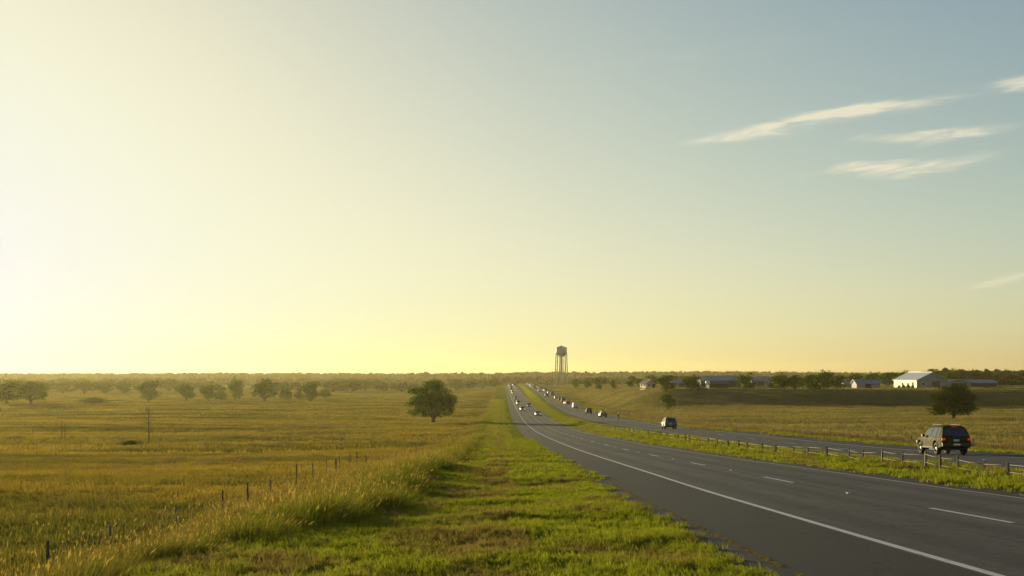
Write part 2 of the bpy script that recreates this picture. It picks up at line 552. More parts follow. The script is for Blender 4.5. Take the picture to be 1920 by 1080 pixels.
# ------------------------------------------------------------------ carriageways
def make_asphalt(name, x_shoulder0, x_lane0, x_lane_mid, x_lane1):
    m, nt, out = new_mat(name)
    b = NB(nt)
    p = b.pos()
    sx = b.n('ShaderNodeSeparateXYZ', {0: p}).outputs[0]
    long_ = b.pos(1.0, 0.06, 1.0)
    streak = b.noise(b.pos(1.0, 0.035, 1.0), 2.3, 6, 0.66)
    patch = b.noise(b.pos(1, .35, 1), 0.30, 5, 0.65)
    grit = b.noise(p, 42.0, 3, 0.8)
    grit2 = b.noise(p, 7.0, 5, 0.7)
    lane = b.mix(b.ramp(streak, 0.3, 0.7), (0.054, 0.048, 0.037), (0.110, 0.099, 0.079))
    lane = b.mix(b.math('MULTIPLY', b.ramp(patch, 0.45, 0.6), 0.8), lane, (0.062, 0.053, 0.044))
    # tyre tracks: darker polished bands at fixed offsets inside each lane
    tr = None
    for c0 in (x_lane0 + 0.95, x_lane0 + 2.75, x_lane_mid + 0.95, x_lane_mid + 2.75):
        g = b.math('SUBTRACT', 1.0, b.ramp(b.math('ABSOLUTE', b.math('SUBTRACT', sx, c0)), 0.1, 0.62))
        tr = g if tr is None else b.math('ADD', tr, g)
    lane = b.mix(b.math('MULTIPLY', b.math('MULTIPLY', tr, b.ramp(streak, 0.25, 0.6, 0.7, 1.0)), 0.8), lane, (0.027, 0.026, 0.024))
    seam = b.math('SUBTRACT', 1.0, b.ramp(b.math('ABSOLUTE', b.math('SUBTRACT', b.math('ADD', sx, b.math('MULTIPLY', b.noise(b.pos(0, .4, 0), 1.0, 3), 0.10)), x_lane_mid + 0.05)), 0.02, 0.09))
    lane = b.mix(b.math('MULTIPLY', seam, 0.9), lane, (0.008, 0.007, 0.006))
    lane = b.mix(b.math('MULTIPLY', b.ramp(grit2, 0.42, 0.62), 0.45), lane, (0.038, 0.033, 0.026))
    blot = b.noise(b.pos(1, 0.6, 1), 1.1, 4, 0.6)
    lane = b.mix(b.math('MULTIPLY', b.ramp(blot, 0.58, 0.68), 0.5), lane, (0.022, 0.020, 0.018))
    shoulder = b.mix(b.ramp(grit2, 0.3, 0.7), (0.019, 0.017, 0.012), (0.042, 0.036, 0.027))
    is_sh = b.math('MAXIMUM', b.math('SUBTRACT', 1.0, b.ramp(sx, x_lane0 - 0.16, x_lane0 - 0.06)), b.ramp(sx, x_lane1 + 0.06, x_lane1 + 0.16))
    c = b.mix(is_sh, lane, shoulder)
    c = b.mix(b.math('MULTIPLY', b.ramp(grit, 0.4, 0.75), b.math('SUBTRACT', 0.66, b.math('MULTIPLY', is_sh, 0.33))), c, (0.12, 0.105, 0.085))
    # fine wandering cracks on the shoulder
    vor = b.n('ShaderNodeTexVoronoi', {'Vector': b.n('ShaderNodeVectorMath', {0: b.pos(1.0, 0.28, 1.0), 1: b.n('ShaderNodeTexNoise', {'Vector': p, 'Scale': 1.4, 'Detail': 3.0}).outputs['Color']}, operation='ADD').outputs[0], 'Scale': 0.55}, feature='DISTANCE_TO_EDGE').outputs['Distance']
    crack = b.math('MULTIPLY', b.math('SUBTRACT', 1.0, b.ramp(vor, 0.002, 0.010)), b.math('ADD', b.math('MULTIPLY', is_sh, 0.5), 0.35))
    c = b.mix(crack, c, (0.015, 0.014, 0.012))
    rgh = b.ramp(grit2, 0.2, 0.8, 0.62, 0.85)
    pr = b.n('ShaderNodeBsdfPrincipled', {'Base Color': c, 'Roughness': rgh, 'Specular IOR Level': 0.09})
    hh = b.math('ADD', grit, b.math('MULTIPLY', grit2, 0.8))
    bp = b.n('ShaderNodeBump', {'Height': hh, 'Strength': 0.55, 'Distance': 0.012})
    nt.links.new(bp.outputs[0], pr.inputs['Normal'])
    nt.links.new(pr.outputs[0], out.inputs['Surface'])
    return m


M['asphalt_l'] = make_asphalt('worn_asphalt', XS, XE1, XD1, XE2)
M['asphalt_r'] = make_asphalt('worn_asphalt_far', XM2, XE3, XD2, XE4)


def paint_mat(name, col, wear=0.35):
    m, nt, out = new_mat(name)
    b = NB(nt)
    n1 = b.noise(b.pos(1, .4, 1), 5.0, 6, 0.75)
    c = b.mix(b.math('MULTIPLY', b.ramp(n1, 0.52, 0.72), wear), col, (0.10, 0.095, 0.085))
    pr = b.n('ShaderNodeBsdfPrincipled', {'Base Color': c, 'Roughness': 0.6})
    nt.links.new(pr.outputs[0], out.inputs['Surface'])
    return m


M['white_line'] = paint_mat('white_road_paint', (0.46, 0.44, 0.40), 0.5)
M['yellow_line'] = paint_mat('faded_yellow_road_paint', (0.42, 0.33, 0.17), 0.6)
M['reflector'] = simple_mat('raised_road_stud', (0.34, 0.32, 0.28), 0.5)

ry = np.concatenate([np.arange(-48, 60, 1.5), 60 + np.cumsum(np.geomspace(1.5, 9, 130))])
ry = np.concatenate([ry, np.arange(ry[-1] + 9, 1700, 9.0)])


def strip(name, x0, x1, ys_, lift, mat, parent=None, crown=0.0, nx=2, ragged=0.0):
    ys_ = np.asarray(ys_, float)
    xs = np.linspace(x0, x1, nx)
    X, Y = np.meshgrid(xs, ys_)
    if ragged:
        X = X.copy()
        X[:, 0] += ragged * (vnoise(Y[:, 0] / 1.1, Y[:, 0] * 0 + 3, 21) + 0.6 * vnoise(Y[:, 0] / 0.35, Y[:, 0] * 0, 22))
        X[:, -1] += ragged * (vnoise(Y[:, 0] / 1.3, Y[:, 0] * 0 + 9, 23) + 0.6 * vnoise(Y[:, 0] / 0.4, Y[:, 0] * 0, 24))
    Z = road_z((x0 + x1) / 2, Y) + lift
    Vv = np.stack([X, Y, Z], -1).reshape(-1, 3)
    I_ = np.arange(X.size).reshape(X.shape)
    Ff = np.stack([I_[:-1, :-1], I_[:-1, 1:], I_[1:, 1:], I_[1:, :-1]], -1).reshape(-1, 4)
    return link(name, mesh_np(name, Vv, Ff), mat, parent)


ry_near = np.concatenate([np.arange(-48, 90, 0.35), ry[ry > 90]])
road_l = tag(strip('road', XS, XM1, ry_near, 0.02, M['asphalt_l'], ragged=0.12), 'near carriageway with wide dark shoulder and oncoming traffic', kind='structure')
road_r = tag(strip('road', XM2, XR, ry_near, 0.02, M['asphalt_r'], ragged=0.12), 'far carriageway beyond the grass median carrying two dark SUVs', kind='structure')
strip('edge_line', XE1 - 0.075, XE1 + 0.075, ry, 0.026, M['white_line'], road_l)
strip('edge_line', XE2 - 0.05, XE2 + 0.05, ry, 0.026, M['yellow_line'], road_l)
strip('edge_line', XE3 - 0.05, XE3 + 0.05, ry, 0.026, M['yellow_line'], road_r)
strip('edge_line', XE4 - 0.075, XE4 + 0.075, ry, 0.026, M['white_line'], road_r)
PER, DLEN = 18.0, 4.6
stud = MB().box((0, 0, 0.012), (0.12, 0.24, 0.024), taper=0.6).mesh('road_stud')
for rd, xd, y0 in ((road_l, XD1, 23.9), (road_r, XD2, 20.0)):
    for k in range(38):
        ya = y0 + PER * k
        strip('lane_dash', xd - 0.065, xd + 0.065, np.linspace(ya, ya + DLEN, 4), 0.026, M['white_line'], rd)
        if k < 16:
            ys_ = ya + DLEN + (PER - DLEN) / 2
            link('road_stud', stud, M['reflector'], rd, (xd, ys_, float(road_z(xd, ys_)) + 0.022))

# tar-sealed cracks on the near carriageway
M['tar'] = simple_mat('tar_crack_seal', (0.012, 0.011, 0.010), 0.85, var=0.2, spec=0.08)
rk = np.random.default_rng(303)
for i in range(16):
    yc = 17 + 5.5 * i + rk.uniform(-2, 2)
    across = i % 3 != 0
    x0 = rk.uniform(XE1 + 0.3, XD1 + 1.2)
    n_ = 22
    t_ = np.linspace(0, 1, n_)
    if across:
        px_ = x0 + t_ * rk.uniform(1.6, 4.2)
        py_ = yc + np.cumsum(rk.normal(0, 0.09, n_)) + 0.25 * t_
    else:
        px_ = x0 + np.cumsum(rk.normal(0, 0.02, n_))
        py_ = yc + t_ * rk.uniform(4, 9)
    px_ = np.clip(px_, XE1 + 0.15, XE2 - 0.15)
    dx_, dy_ = np.gradient(px_), np.gradient(py_)
    ln_ = np.hypot(dx_, dy_)
    w_ = rk.uniform(0.012, 0.026) * (1 - 0.8 * np.abs(2 * t_ - 1)**3)
    ax_, ay_ = -dy_ / ln_ * w_, dx_ / ln_ * w_
    Lp, Rp = np.c_[px_ + ax_, py_ + ay_], np.c_[px_ - ax_, py_ - ay_]
    Vs = np.concatenate([np.c_[Lp, road_z(8.0, Lp[:, 1]) + 0.0245], np.c_[Rp, road_z(8.0, Rp[:, 1]) + 0.0245]])
    Is = np.arange(n_ - 1)[:, None]
    Fs = np.concatenate([Is, Is + n_, Is + n_ + 1, Is + 1], 1)
    link('crack_seal', mesh_np('crack_seal', Vs, Fs), M['tar'], road_l)

# ------------------------------------------------------------------ grass: blades gathered in patches, patches scattered over the land
def blade_mat(name, colour_fn, trans=0.45, seed_tip=False, tip=(0.40, 0.28, 0.06)):
    m, nt, out = new_mat(name)
    b = NB(nt)
    c = colour_fn(b)
    g = b.n('ShaderNodeNewGeometry')
    rnd = g.outputs['Random Per Island']
    c = b.mix(b.math('MULTIPLY', b.ramp(rnd, 0.0, 1.0), 0.5), c, b.mix(0.5, c, (0.02, 0.022, 0.004)))
    if seed_tip:
        a = b.n('ShaderNodeAttribute', attribute_name='tip').outputs['Fac']
        c = b.mix(a, c, tip)
    d = b.n('ShaderNodeBsdfDiffuse', {'Color': c})
    t = b.n('ShaderNodeBsdfTranslucent', {'Color': c})
    mx = b.n('ShaderNodeMixShader', {0: trans})
    nt.links.new(d.outputs[0], mx.inputs[1])
    nt.links.new(t.outputs[0], mx.inputs[2])
    nt.links.new(mx.outputs[0], out.inputs['Surface'])
    return m


def tall_colour(b):
    p = b.pos()
    sp = b.n('ShaderNodeSeparateXYZ', {0: p})
    n2 = b.noise(p, 0.9, 3, 0.6)
    green = b.mix(b.ramp(n2, 0.35, 0.65), (0.09, 0.125, 0.008), (0.19, 0.20, 0.018))
    gold = b.mix(b.ramp(n2, 0.35, 0.65), (0.26, 0.18, 0.035), (0.18, 0.145, 0.03))
    f = b.math('ADD', b.ramp(sp.outputs[0], -4.2, -6.6), b.math('MULTIPLY', b.math('SUBTRACT', n2, 0.5), 1.2), clamp=True)
    return b.mix(f, green, gold)


def brown_colour(b):
    n2 = b.noise(b.pos(), 0.5, 4, 0.6)
    return b.mix(b.ramp(n2, 0.35, 0.65), (0.20, 0.125, 0.045), (0.13, 0.105, 0.03))


M['lawn_blade'] = blade_mat('mown_grass_blade', lawn_colour, 0.52)
M['field_blade'] = blade_mat('meadow_grass_blade', field_colour)
M['tall_blade'] = blade_mat('tall_grass_blade', tall_colour, seed_tip=True)
M['brown_blade'] = blade_mat('dry_grass_blade', brown_colour, seed_tip=True, tip=(0.40, 0.30, 0.14))


M['weed_blade'] = blade_mat('yellow_weed_blade', lambda b: b.mix(b.ramp(b.noise(b.pos(), 5.0, 3), .4, .6), (0.26, 0.18, 0.035), (0.15, 0.12, 0.03)))


def blades(name, n, size, hmin, hmax, w, mat, seed, lean=(0.0, 0.0), spread=0.5, clump=0, seed_heads=0.0, round_=False, mound=0.0):
    r = np.random.default_rng(seed)
    if clump:
        cc = r.uniform(-size / 2, size / 2, (clump, 2))
        k = r.integers(0, clump, n)
        base = cc[k] + r.normal(0, size / clump**0.5 * 0.22, (n, 2))
        hs = r.uniform(0.65, 1.25, clump)[k]
    else:
        base = r.uniform(-size / 2, size / 2, (n, 2))
        hs = np.ones(n)
    if round_:
        a, q = r.uniform(0, 2 * np.pi, n), np.sqrt(r.uniform(0, 1, n)) * size / 2
        base = np.stack([q * np.cos(a), q * np.sin(a)], -1)
        hs = hs * (1 - mound * (q / (size / 2))**2)
    h = r.uniform(hmin, hmax, n) * hs
    ang = r.uniform(0, 2 * np.pi, n)
    bend = np.stack([np.cos(ang), np.sin(ang)], -1) * (spread * r.uniform(0.2, 1.0, n) * h)[:, None] + np.array(lean) * h[:, None]
    if round_:
        bend = bend + base / (size / 2) * (0.35 * h)[:, None]
    fa = r.uniform(0, 2 * np.pi, n)
    side = np.stack([np.cos(fa), np.sin(fa)], -1) * (w * r.uniform(0.6, 1.3, n))[:, None] / 2
    z0 = -0.05 * np.ones(n)
    mid = base + bend * 0.28
    top = base + bend
    zt = h * np.sqrt(np.clip(1 - (np.linalg.norm(bend, axis=1) / h)**2 * 0.45, 0.25, 1))
    P = np.stack([np.c_[base - side, z0], np.c_[base + side, z0], np.c_[mid - side * .8, zt * .58], np.c_[mid + side * .8, zt * .58], np.c_[top, zt]], 1)
    Vv = P.reshape(-1, 3)
    o = (np.arange(n) * 5)[:, None]
    quads, tris = o + np.array([[0, 1, 3, 2]]), o + np.array([[2, 3, 4]])
    tipv = np.zeros((n, 5))
    tipv[:, 2:4], tipv[:, 4] = 0.05, 0.35
    tipv = tipv.reshape(-1)
    if seed_heads:
        k = np.where(r.uniform(0, 1, n) < seed_heads)[0]
        tp = np.c_[top, zt][k]
        ax = np.c_[bend * 0.7, zt * 0.75][k]
        ax = ax / np.linalg.norm(ax, axis=1)[:, None]
        ln = r.uniform(0.04, 0.09, len(k))[:, None]
        sd = np.c_[side, z0 * 0][k]
        sd = sd / np.linalg.norm(sd, axis=1)[:, None] * r.uniform(0.005, 0.011, len(k))[:, None]
        up = np.cross(ax, sd)
        Q = np.stack([tp - ax * ln * .3, tp + ax * ln * .3 + sd, tp + ax * ln, tp + ax * ln * .3 - sd,
                      tp - ax * ln * .3, tp + ax * ln * .3 + up, tp + ax * ln, tp + ax * ln * .3 - up], 1)
        b0 = len(Vv)
        Vv = np.concatenate([Vv, Q.reshape(-1, 3)])
        oo = b0 + (np.arange(len(k)) * 8)[:, None]
        quads = np.concatenate([quads, oo + np.array([[0, 1, 2, 3]]), oo + np.array([[4, 5, 6, 7]])])
        tipv = np.concatenate([tipv, np.ones(len(k) * 8)])
    me = mesh_np(name, Vv, [quads, tris])
    a = me.attributes.new('tip', 'FLOAT', 'POINT')
    a.data.foreach_set('value', tipv.astype(np.float32))
    me.materials.append(mat)
    return me


def scatter(name, label, cat, meshes, pts, scales, rots, kind='stuff', zscale=None):
    """One object: points that carry the given meshes by geometry nodes."""
    pts = np.asarray(pts, float)
    n = len(pts)
    me = bpy.data.meshes.new(name)
    me.vertices.add(n)
    me.vertices.foreach_set('co', pts.astype(np.float32).ravel())
    zs = scales if zscale is None else zscale
    for nm, typ, dat in (('rot', 'FLOAT_VECTOR', np.c_[np.zeros(n), np.zeros(n), rots]), ('scl', 'FLOAT_VECTOR', np.c_[scales, scales, zs])):
        a = me.attributes.new(nm, typ, 'POINT')
        a.data.foreach_set('vector', dat.astype(np.float32).ravel())
    a = me.attributes.new('pick', 'INT', 'POINT')
    a.data.foreach_set('value', rng.integers(0, len(meshes), n).astype(np.int32))
    col = bpy.data.collections.new(name + '_sources')
    for i, mm in enumerate(meshes):
        col.objects.link(bpy.data.objects.new('%s_src_%02d' % (name, i), mm))
    ng = bpy.data.node_groups.new(name + '_scatter', 'GeometryNodeTree')
    ng.interface.new_socket('Geometry', in_out='INPUT', socket_type='NodeSocketGeometry')
    ng.interface.new_socket('Geometry', in_out='OUTPUT', socket_type='NodeSocketGeometry')
    N, L = ng.nodes, ng.links
    gi, go = N.new('NodeGroupInput'), N.new('NodeGroupOutput')
    m2p = N.new('GeometryNodeMeshToPoints')
    ci = N.new('GeometryNodeCollectionInfo')
    ci.inputs['Collection'].default_value = col
    ci.inputs['Separate Children'].default_value = True
    ci.inputs['Reset Children'].default_value = True
    iop = N.new('GeometryNodeInstanceOnPoints')
    iop.inputs['Pick Instance'].default_value = True

    def attr(nm, dt):
        nd = N.new('GeometryNodeInputNamedAttribute')
        nd.data_type = dt
        nd.inputs['Name'].default_value = nm
        return nd.outputs['Attribute']
    e2r = N.new('FunctionNodeEulerToRotation')
    L.new(attr('rot', 'FLOAT_VECTOR'), e2r.inputs[0])
    L.new(gi.outputs[0], m2p.inputs['Mesh'])
    L.new(m2p.outputs[0], iop.inputs['Points'])
    L.new(ci.outputs[0], iop.inputs['Instance'])
    L.new(attr('pick', 'INT'), iop.inputs['Instance Index'])
    L.new(e2r.outputs[0], iop.inputs['Rotation'])
    L.new(attr('scl', 'FLOAT_VECTOR'), iop.inputs['Scale'])
    L.new(iop.outputs[0], go.inputs[0])
    o = bpy.data.objects.new(name, me)
    C.objects.link(o)
    md = o.modifiers.new('scatter', 'NODES')
    md.node_group = ng
    tag(o, label, cat, kind=kind)
    return o


def fan_points(n, x0, x1, y0, y1, seed, left=0.46, right=0.44, power=1.0):
    """Random points of the given strip that lie inside (a margin round) the view."""
    r = np.random.default_rng(seed)
    y = y0 + (y1 - y0) * r.uniform(0, 1, n)**power
    x = r.uniform(x0, x1, n)
    k = (x > -left * y - 4) & (x < right * y + 4)
    return x[k], y[k], r


def put_patches(name, label, meshes, x, y, r, s0, s1, zs0=None, zs1=None, rot=np.pi, sink=0.0):
    s = r.uniform(s0, s1, len(x))
    zs = s if zs0 is None else r.uniform(zs0, zs1, len(x))
    return scatter(name, label, 'grass', meshes, np.c_[x, y, ground_z(x, y) - sink], s, r.uniform(-rot, rot, len(x)), zscale=zs)


# mown verge between the belt and the road
lawn_near = [blades('lawn_patch', 420, 0.62, 0.035, 0.095, 0.0075, M['lawn_blade'], 100 + i, spread=0.9, clump=26) for i in range(5)]
lawn_mid = [blades('lawn_patch_wide', 420, 1.5, 0.05, 0.12, 0.022, M['lawn_blade'], 120 + i, spread=0.9, clump=30) for i in range(4)]
lawn_tuft = [blades('lawn_tuft', 200, 0.5, 0.10, 0.20, 0.009, M['lawn_blade'], 150 + i, lean=(0.2, 0), spread=0.8, round_=True, mound=0.5) for i in range(4)]
lawn_far = [blades('lawn_patch_far', 260, 3.6, 0.06, 0.16, 0.06, M['lawn_blade'], 130 + i, spread=0.8, clump=24) for i in range(3)]


def grid_pts(x0, x1, y0, y1, step, seed, jit=0.5):
    r = np.random.default_rng(seed)
    X, Y = np.meshgrid(np.arange(x0, x1, step), np.arange(y0, y1, step))
    x, y = X.ravel(), Y.ravel()
    x, y = x + r.uniform(-jit, jit, len(x)) * step, y + r.uniform(-jit, jit, len(y)) * step
    k = (x > -0.44 * y - 2) & (x < 0.43 * y + 2)
    return x[k], y[k], r


x, y, r = grid_pts(-6.4, 3.0, 11, 46, 0.36, 1)
k = x < 2.92 + 0.14 * vnoise(y / 0.9, y * 0, 31)
put_patches('verge_grass', 'mown green and straw coloured grass on the verge beside the near shoulder', lawn_near, x[k], y[k], r, 0.8, 1.35, 0.7, 1.7)
x, y, r = grid_pts(-3.4, 2.6, 44, 150, 0.85, 2)
put_patches('verge_grass', 'mown verge grass in the middle distance between belt and road', lawn_mid, x, y, r, 0.8, 1.3, 0.7, 1.6)
x, y, r = grid_pts(-3.0, 1.6, 148, 700, 2.4, 3)
put_patches('verge_grass', 'far end of the mown verge narrowing toward the crest', lawn_far, x, y, r, 0.8, 1.2)
x, y, r = grid_pts(-5.2, 2.7, 12, 75, 0.55, 41)
k = vnoise(x / 1.1, y / 0.8, 46) > 0.20
put_patches('verge_grass', 'taller uncut tufts scattered over the mown verge', lawn_tuft, x[k], y[k], r, 0.7, 1.3, 0.5, 1.1)
# bushier tufts that break the asphalt edge
x, y, r = grid_pts(2.72, 3.02, 11, 60, 0.30, 4)
put_patches('verge_grass', 'ragged tufts along the asphalt edge of the near shoulder', lawn_near, x, y, r, 0.32, 0.62, 0.7, 1.4)
# median and far verge
x, y, r = grid_pts(15.0, 20.2, 26, 150, 0.85, 5)
put_patches('median_grass', 'green grass of the median around the post and rail fence', lawn_mid, x, y, r, 0.7, 1.2, 0.9, 2.0)
x, y, r = grid_pts(14.95, 20.1, 30, 160, 1.1, 51)
kk = (np.abs(x - 17.4) < 0.8) | (r.uniform(0, 1, len(x)) < 0.08)
put_patches('median_grass', 'unmown fringe growing under the median fence', lawn_mid, x[kk], y[kk], r, 0.5, 0.8, 2.2, 4.0)
x, y, r = grid_pts(15.8, 19.4, 148, 760, 2.2, 6)
put_patches('median_grass', 'far narrow part of the median grass', lawn_far, x, y, r, 0.6, 1.0)
x, y, r = grid_pts(33.6, 36.2, 70, 520, 1.3, 7)
put_patches('far_verge_grass', 'strip of short green grass beyond the far carriageway', lawn_mid, x, y, r, 0.7, 1.3, 1.0, 2.0)

# tall seeding grass along the field fence
tall = [blades('tall_clump', 480, 1.0, 0.26, 0.52, 0.008, M['tall_blade'], 200 + i, lean=(0.30, 0.05), spread=0.5, seed_heads=0.07, round_=True, mound=0.45) for i in range(5)]
wisp = [blades('seed_stalks', 40, 1.3, 0.34, 0.62, 0.005, M['tall_blade'], 220 + i, lean=(0.28, 0.05), spread=0.35, seed_heads=0.5) for i in range(4)]
tall_far = [blades('tall_clump_far', 110, 1.8, 0.32, 0.6, 0.035, M['tall_blade'], 240 + i, lean=(0.25, 0.05), spread=0.4, seed_heads=0.2, round_=True, mound=0.4) for i in range(3)]
x, y, r = grid_pts(-6.6, -3.0, 12, 95, 0.62, 8)
edge = -3.25 - 2.2 * sstep(30, 15, y) + 0.9 * vnoise(y / 2.2, y * 0 + 1, 41) + 0.5 * vnoise(y / 0.9, y * 0 + 2, 42)
dens = np.where(x > -5.0, 1.0, 0.62) * (0.65 + 0.7 * (vnoise(x / 1.6, y / 2.0, 43) + 0.5))
k = (x < edge) & (r.uniform(0, 1, len(x)) < dens)
put_patches('tall_grass', 'tall green and gold seeding grass in a belt beside the verge', tall, x[k], y[k], r, 0.75, 1.3, 0.45, 0.9, rot=0.9)
r = np.random.default_rng(88)
y = 13 + np.cumsum(r.uniform(0.9, 3.2, 130))
y = y[y < 190]
x = -3.15 - 2.1 * sstep(30, 15, y) + r.normal(0, 0.22, len(y))
put_patches('tall_grass', 'bulging clumps along the mown edge of the tall grass belt', tall, x, y, r, 1.1, 1.8, 1.0, 1.9, rot=0.9)
x, y, r = grid_pts(-7.6, -3.6, 12, 95, 0.85, 9)
k = (r.uniform(0, 1, len(x)) < np.where(x > -6.2, 0.42, 0.25)) & (x < -3.6 - 2.2 * sstep(30, 15, y))
put_patches('tall_grass', 'pale nodding seed heads above the belt of tall grass', wisp, x[k], y[k], r, 0.8, 1.3, 0.6, 1.05, rot=0.6)
x, y, r = grid_pts(-6.8, -3.0, 94, 420, 1.4, 10)
k = (x < -3.4 + 0.9 * vnoise(y / 5.0, y * 0 + 1, 44)) & (r.uniform(0, 1, len(x)) < 0.75)
put_patches('tall_grass', 'far part of the tall grass belt running to the crest', tall_far, x[k], y[k], r, 0.7, 1.2, 0.6, 1.1, rot=0.6)

# meadow on the left, brown grassland on the right
mead = [blades('meadow_patch', 760, 3.2, 0.07, 0.27, 0.014, M['field_blade'], 300 + i, lean=(0.12, 0.0), spread=0.7, clump=60) for i in range(5)]
mead_far = [blades('meadow_patch_far', 420, 8.5, 0.16, 0.42, 0.06, M['field_blade'], 320 + i, spread=0.6, clump=50) for i in range(4)]
mead_x = [blades('meadow_patch_distant', 260, 22.0, 0.2, 0.5, 0.2, M['field_blade'], 340 + i, spread=0.5, clump=40) for i in range(3)]
x, y, r = grid_pts(-60, -6.2, 12, 130, 1.9, 11)
put_patches('meadow_grass', 'golden brown meadow grass of the near left field', mead, x, y, r, 0.8, 1.3, 0.35, 1.0)
x, y, r = grid_pts(-190, -6.5, 126, 400, 6.0, 12)
put_patches('meadow_grass', 'golden meadow grass round the lone tree', mead_far, x, y, r, 0.8, 1.3, 0.5, 1.2)
x, y, r = grid_pts(-430, -8, 396, 950, 17.0, 13)
put_patches('meadow_grass', 'distant left fields beyond the tree row', mead_x, x, y, r, 0.8, 1.25, 0.6, 1.1)
brown = [blades('dry_patch', 300, 2.4, 0.25, 0.7, 0.022, M['brown_blade'], 360 + i, lean=(0.12, 0), spread=0.5, clump=30, seed_heads=0.12) for i in range(4)]
x, y, r = grid_pts(36.4, 42, 78, 420, 1.7, 14)
k = r.uniform(0, 1, len(x)) < 0.8 - 0.08 * (x - 36)
put_patches('dry_grass', 'tall dry brown grass along the edge of the right hand field', brown, x[k], y[k], r, 0.8, 1.25, 0.5, 1.15)
x, y, r = grid_pts(37, 190, 80, 430, 6.0, 15)
put_patches('meadow_grass', 'dry grassland of the right hand field below the bank', mead_far, x, y, r, 0.8, 1.3, 0.5, 1.2)
x, y, r = grid_pts(38, 420, 426, 900, 17.0, 16)
put_patches('meadow_grass', 'grass of the raised farm land on the right', mead_x, x, y, r, 0.8, 1.2, 0.5, 1.0)
clump = [blades('coarse_clump', 240, 1.6, 0.20, 0.55, 0.016, M['brown_blade'], 390 + i, lean=(0.15, 0), spread=0.6, round_=True, mound=0.5) for i in range(4)]
x, y, r = grid_pts(-190, -8, 22, 420, 2.6, 17)
k = (vnoise(x / (10 + y / 9), y / (2.0 + y / 45), 47) + 0.25 * vnoise(x / 3, y / 3, 48) > 0.27) & (r.uniform(0, 1, len(x)) < 0.65)  # clumps added so their long shadows streak the left field
put_patches('coarse_grass', 'darker coarse clumps added in streaks for their shade over the left field', clump, x[k], y[k], r, 0.8, 1.7, 0.6, 1.3)
x, y, r = grid_pts(40, 190, 85, 395, 3.2, 18)
k = (vnoise(x / (10 + y / 8), y / (2.0 + y / 40), 49) > 0.27) & (r.uniform(0, 1, len(x)) < 0.6)
put_patches('coarse_grass', 'darker coarse clumps drifting in streaks over the right field', clump, x[k], y[k], r, 0.8, 1.6, 0.5, 1.1)
# weeds rooted in the crack along the near shoulder
weed = [blades('crack_weed', 26, 0.16, 0.02, 0.07, 0.009, M['weed_blade'], 380 + i, spread=1.0, round_=True, mound=0.3) for i in range(3)]
r = np.random.default_rng(77)
y = r.uniform(12, 70, 900)
x = 3.52 + 0.05 * vnoise(y / 3.0, y * 0, 52) + r.normal(0, 0.018, len(y))
k = vnoise(y / 1.2, y * 0 + 4, 53) > -0.27
scatter('crack_weeds', 'dotted line of small yellowed weeds in a crack of the near shoulder', 'weeds', weed,
        np.c_[x[k], y[k], road_z(3.0, y[k]) + 0.03], r.uniform(0.18, 0.5, k.sum()), r.uniform(-3, 3, k.sum()))

# ------------------------------------------------------------------ trees
def leaf_mat(name, a, b_, trans=0.35):
    m, nt, out = new_mat(name)
    b = NB(nt)
    g = b.n('ShaderNodeNewGeometry')
    oi = b.n('ShaderNodeObjectInfo')
    c = b.mix(b.ramp(g.outputs['Random Per Island'], 0.0, 1.0), a, b_)
    c = b.mix(b.math('MULTIPLY', oi.outputs['Random'], 0.22), c, (0.085, 0.075, 0.016))
    d = b.n('ShaderNodeBsdfDiffuse', {'Color': c})
    t = b.n('ShaderNodeBsdfTranslucent', {'Color': c})
    mx = b.n('ShaderNodeMixShader', {0: trans})
    nt.links.new(d.outputs[0], mx.inputs[1])
    nt.links.new(t.outputs[0], mx.inputs[2])
    nt.links.new(mx.outputs[0], out.inputs['Surface'])
    return m


M['leaf'] = leaf_mat('oak_leaves', (0.040, 0.090, 0.004), (0.135, 0.215, 0.010), 0.40)
M['leaf_dark'] = leaf_mat('dark_oak_leaves', (0.018, 0.032, 0.003), (0.075, 0.092, 0.008), 0.3)
M['leaf_far'] = leaf_mat('woodland_leaves', (0.040, 0.052, 0.010), (0.085, 0.090, 0.018), 0.25)
M['bark'] = simple_mat('rough_bark', (0.07, 0.05, 0.03), 0.9, var=0.35, scale=6, bump=0.8)
M['dead_bark'] = simple_mat('weathered_dead_wood', (0.055, 0.042, 0.028), 0.9, var=0.3, scale=6, bump=0.6)


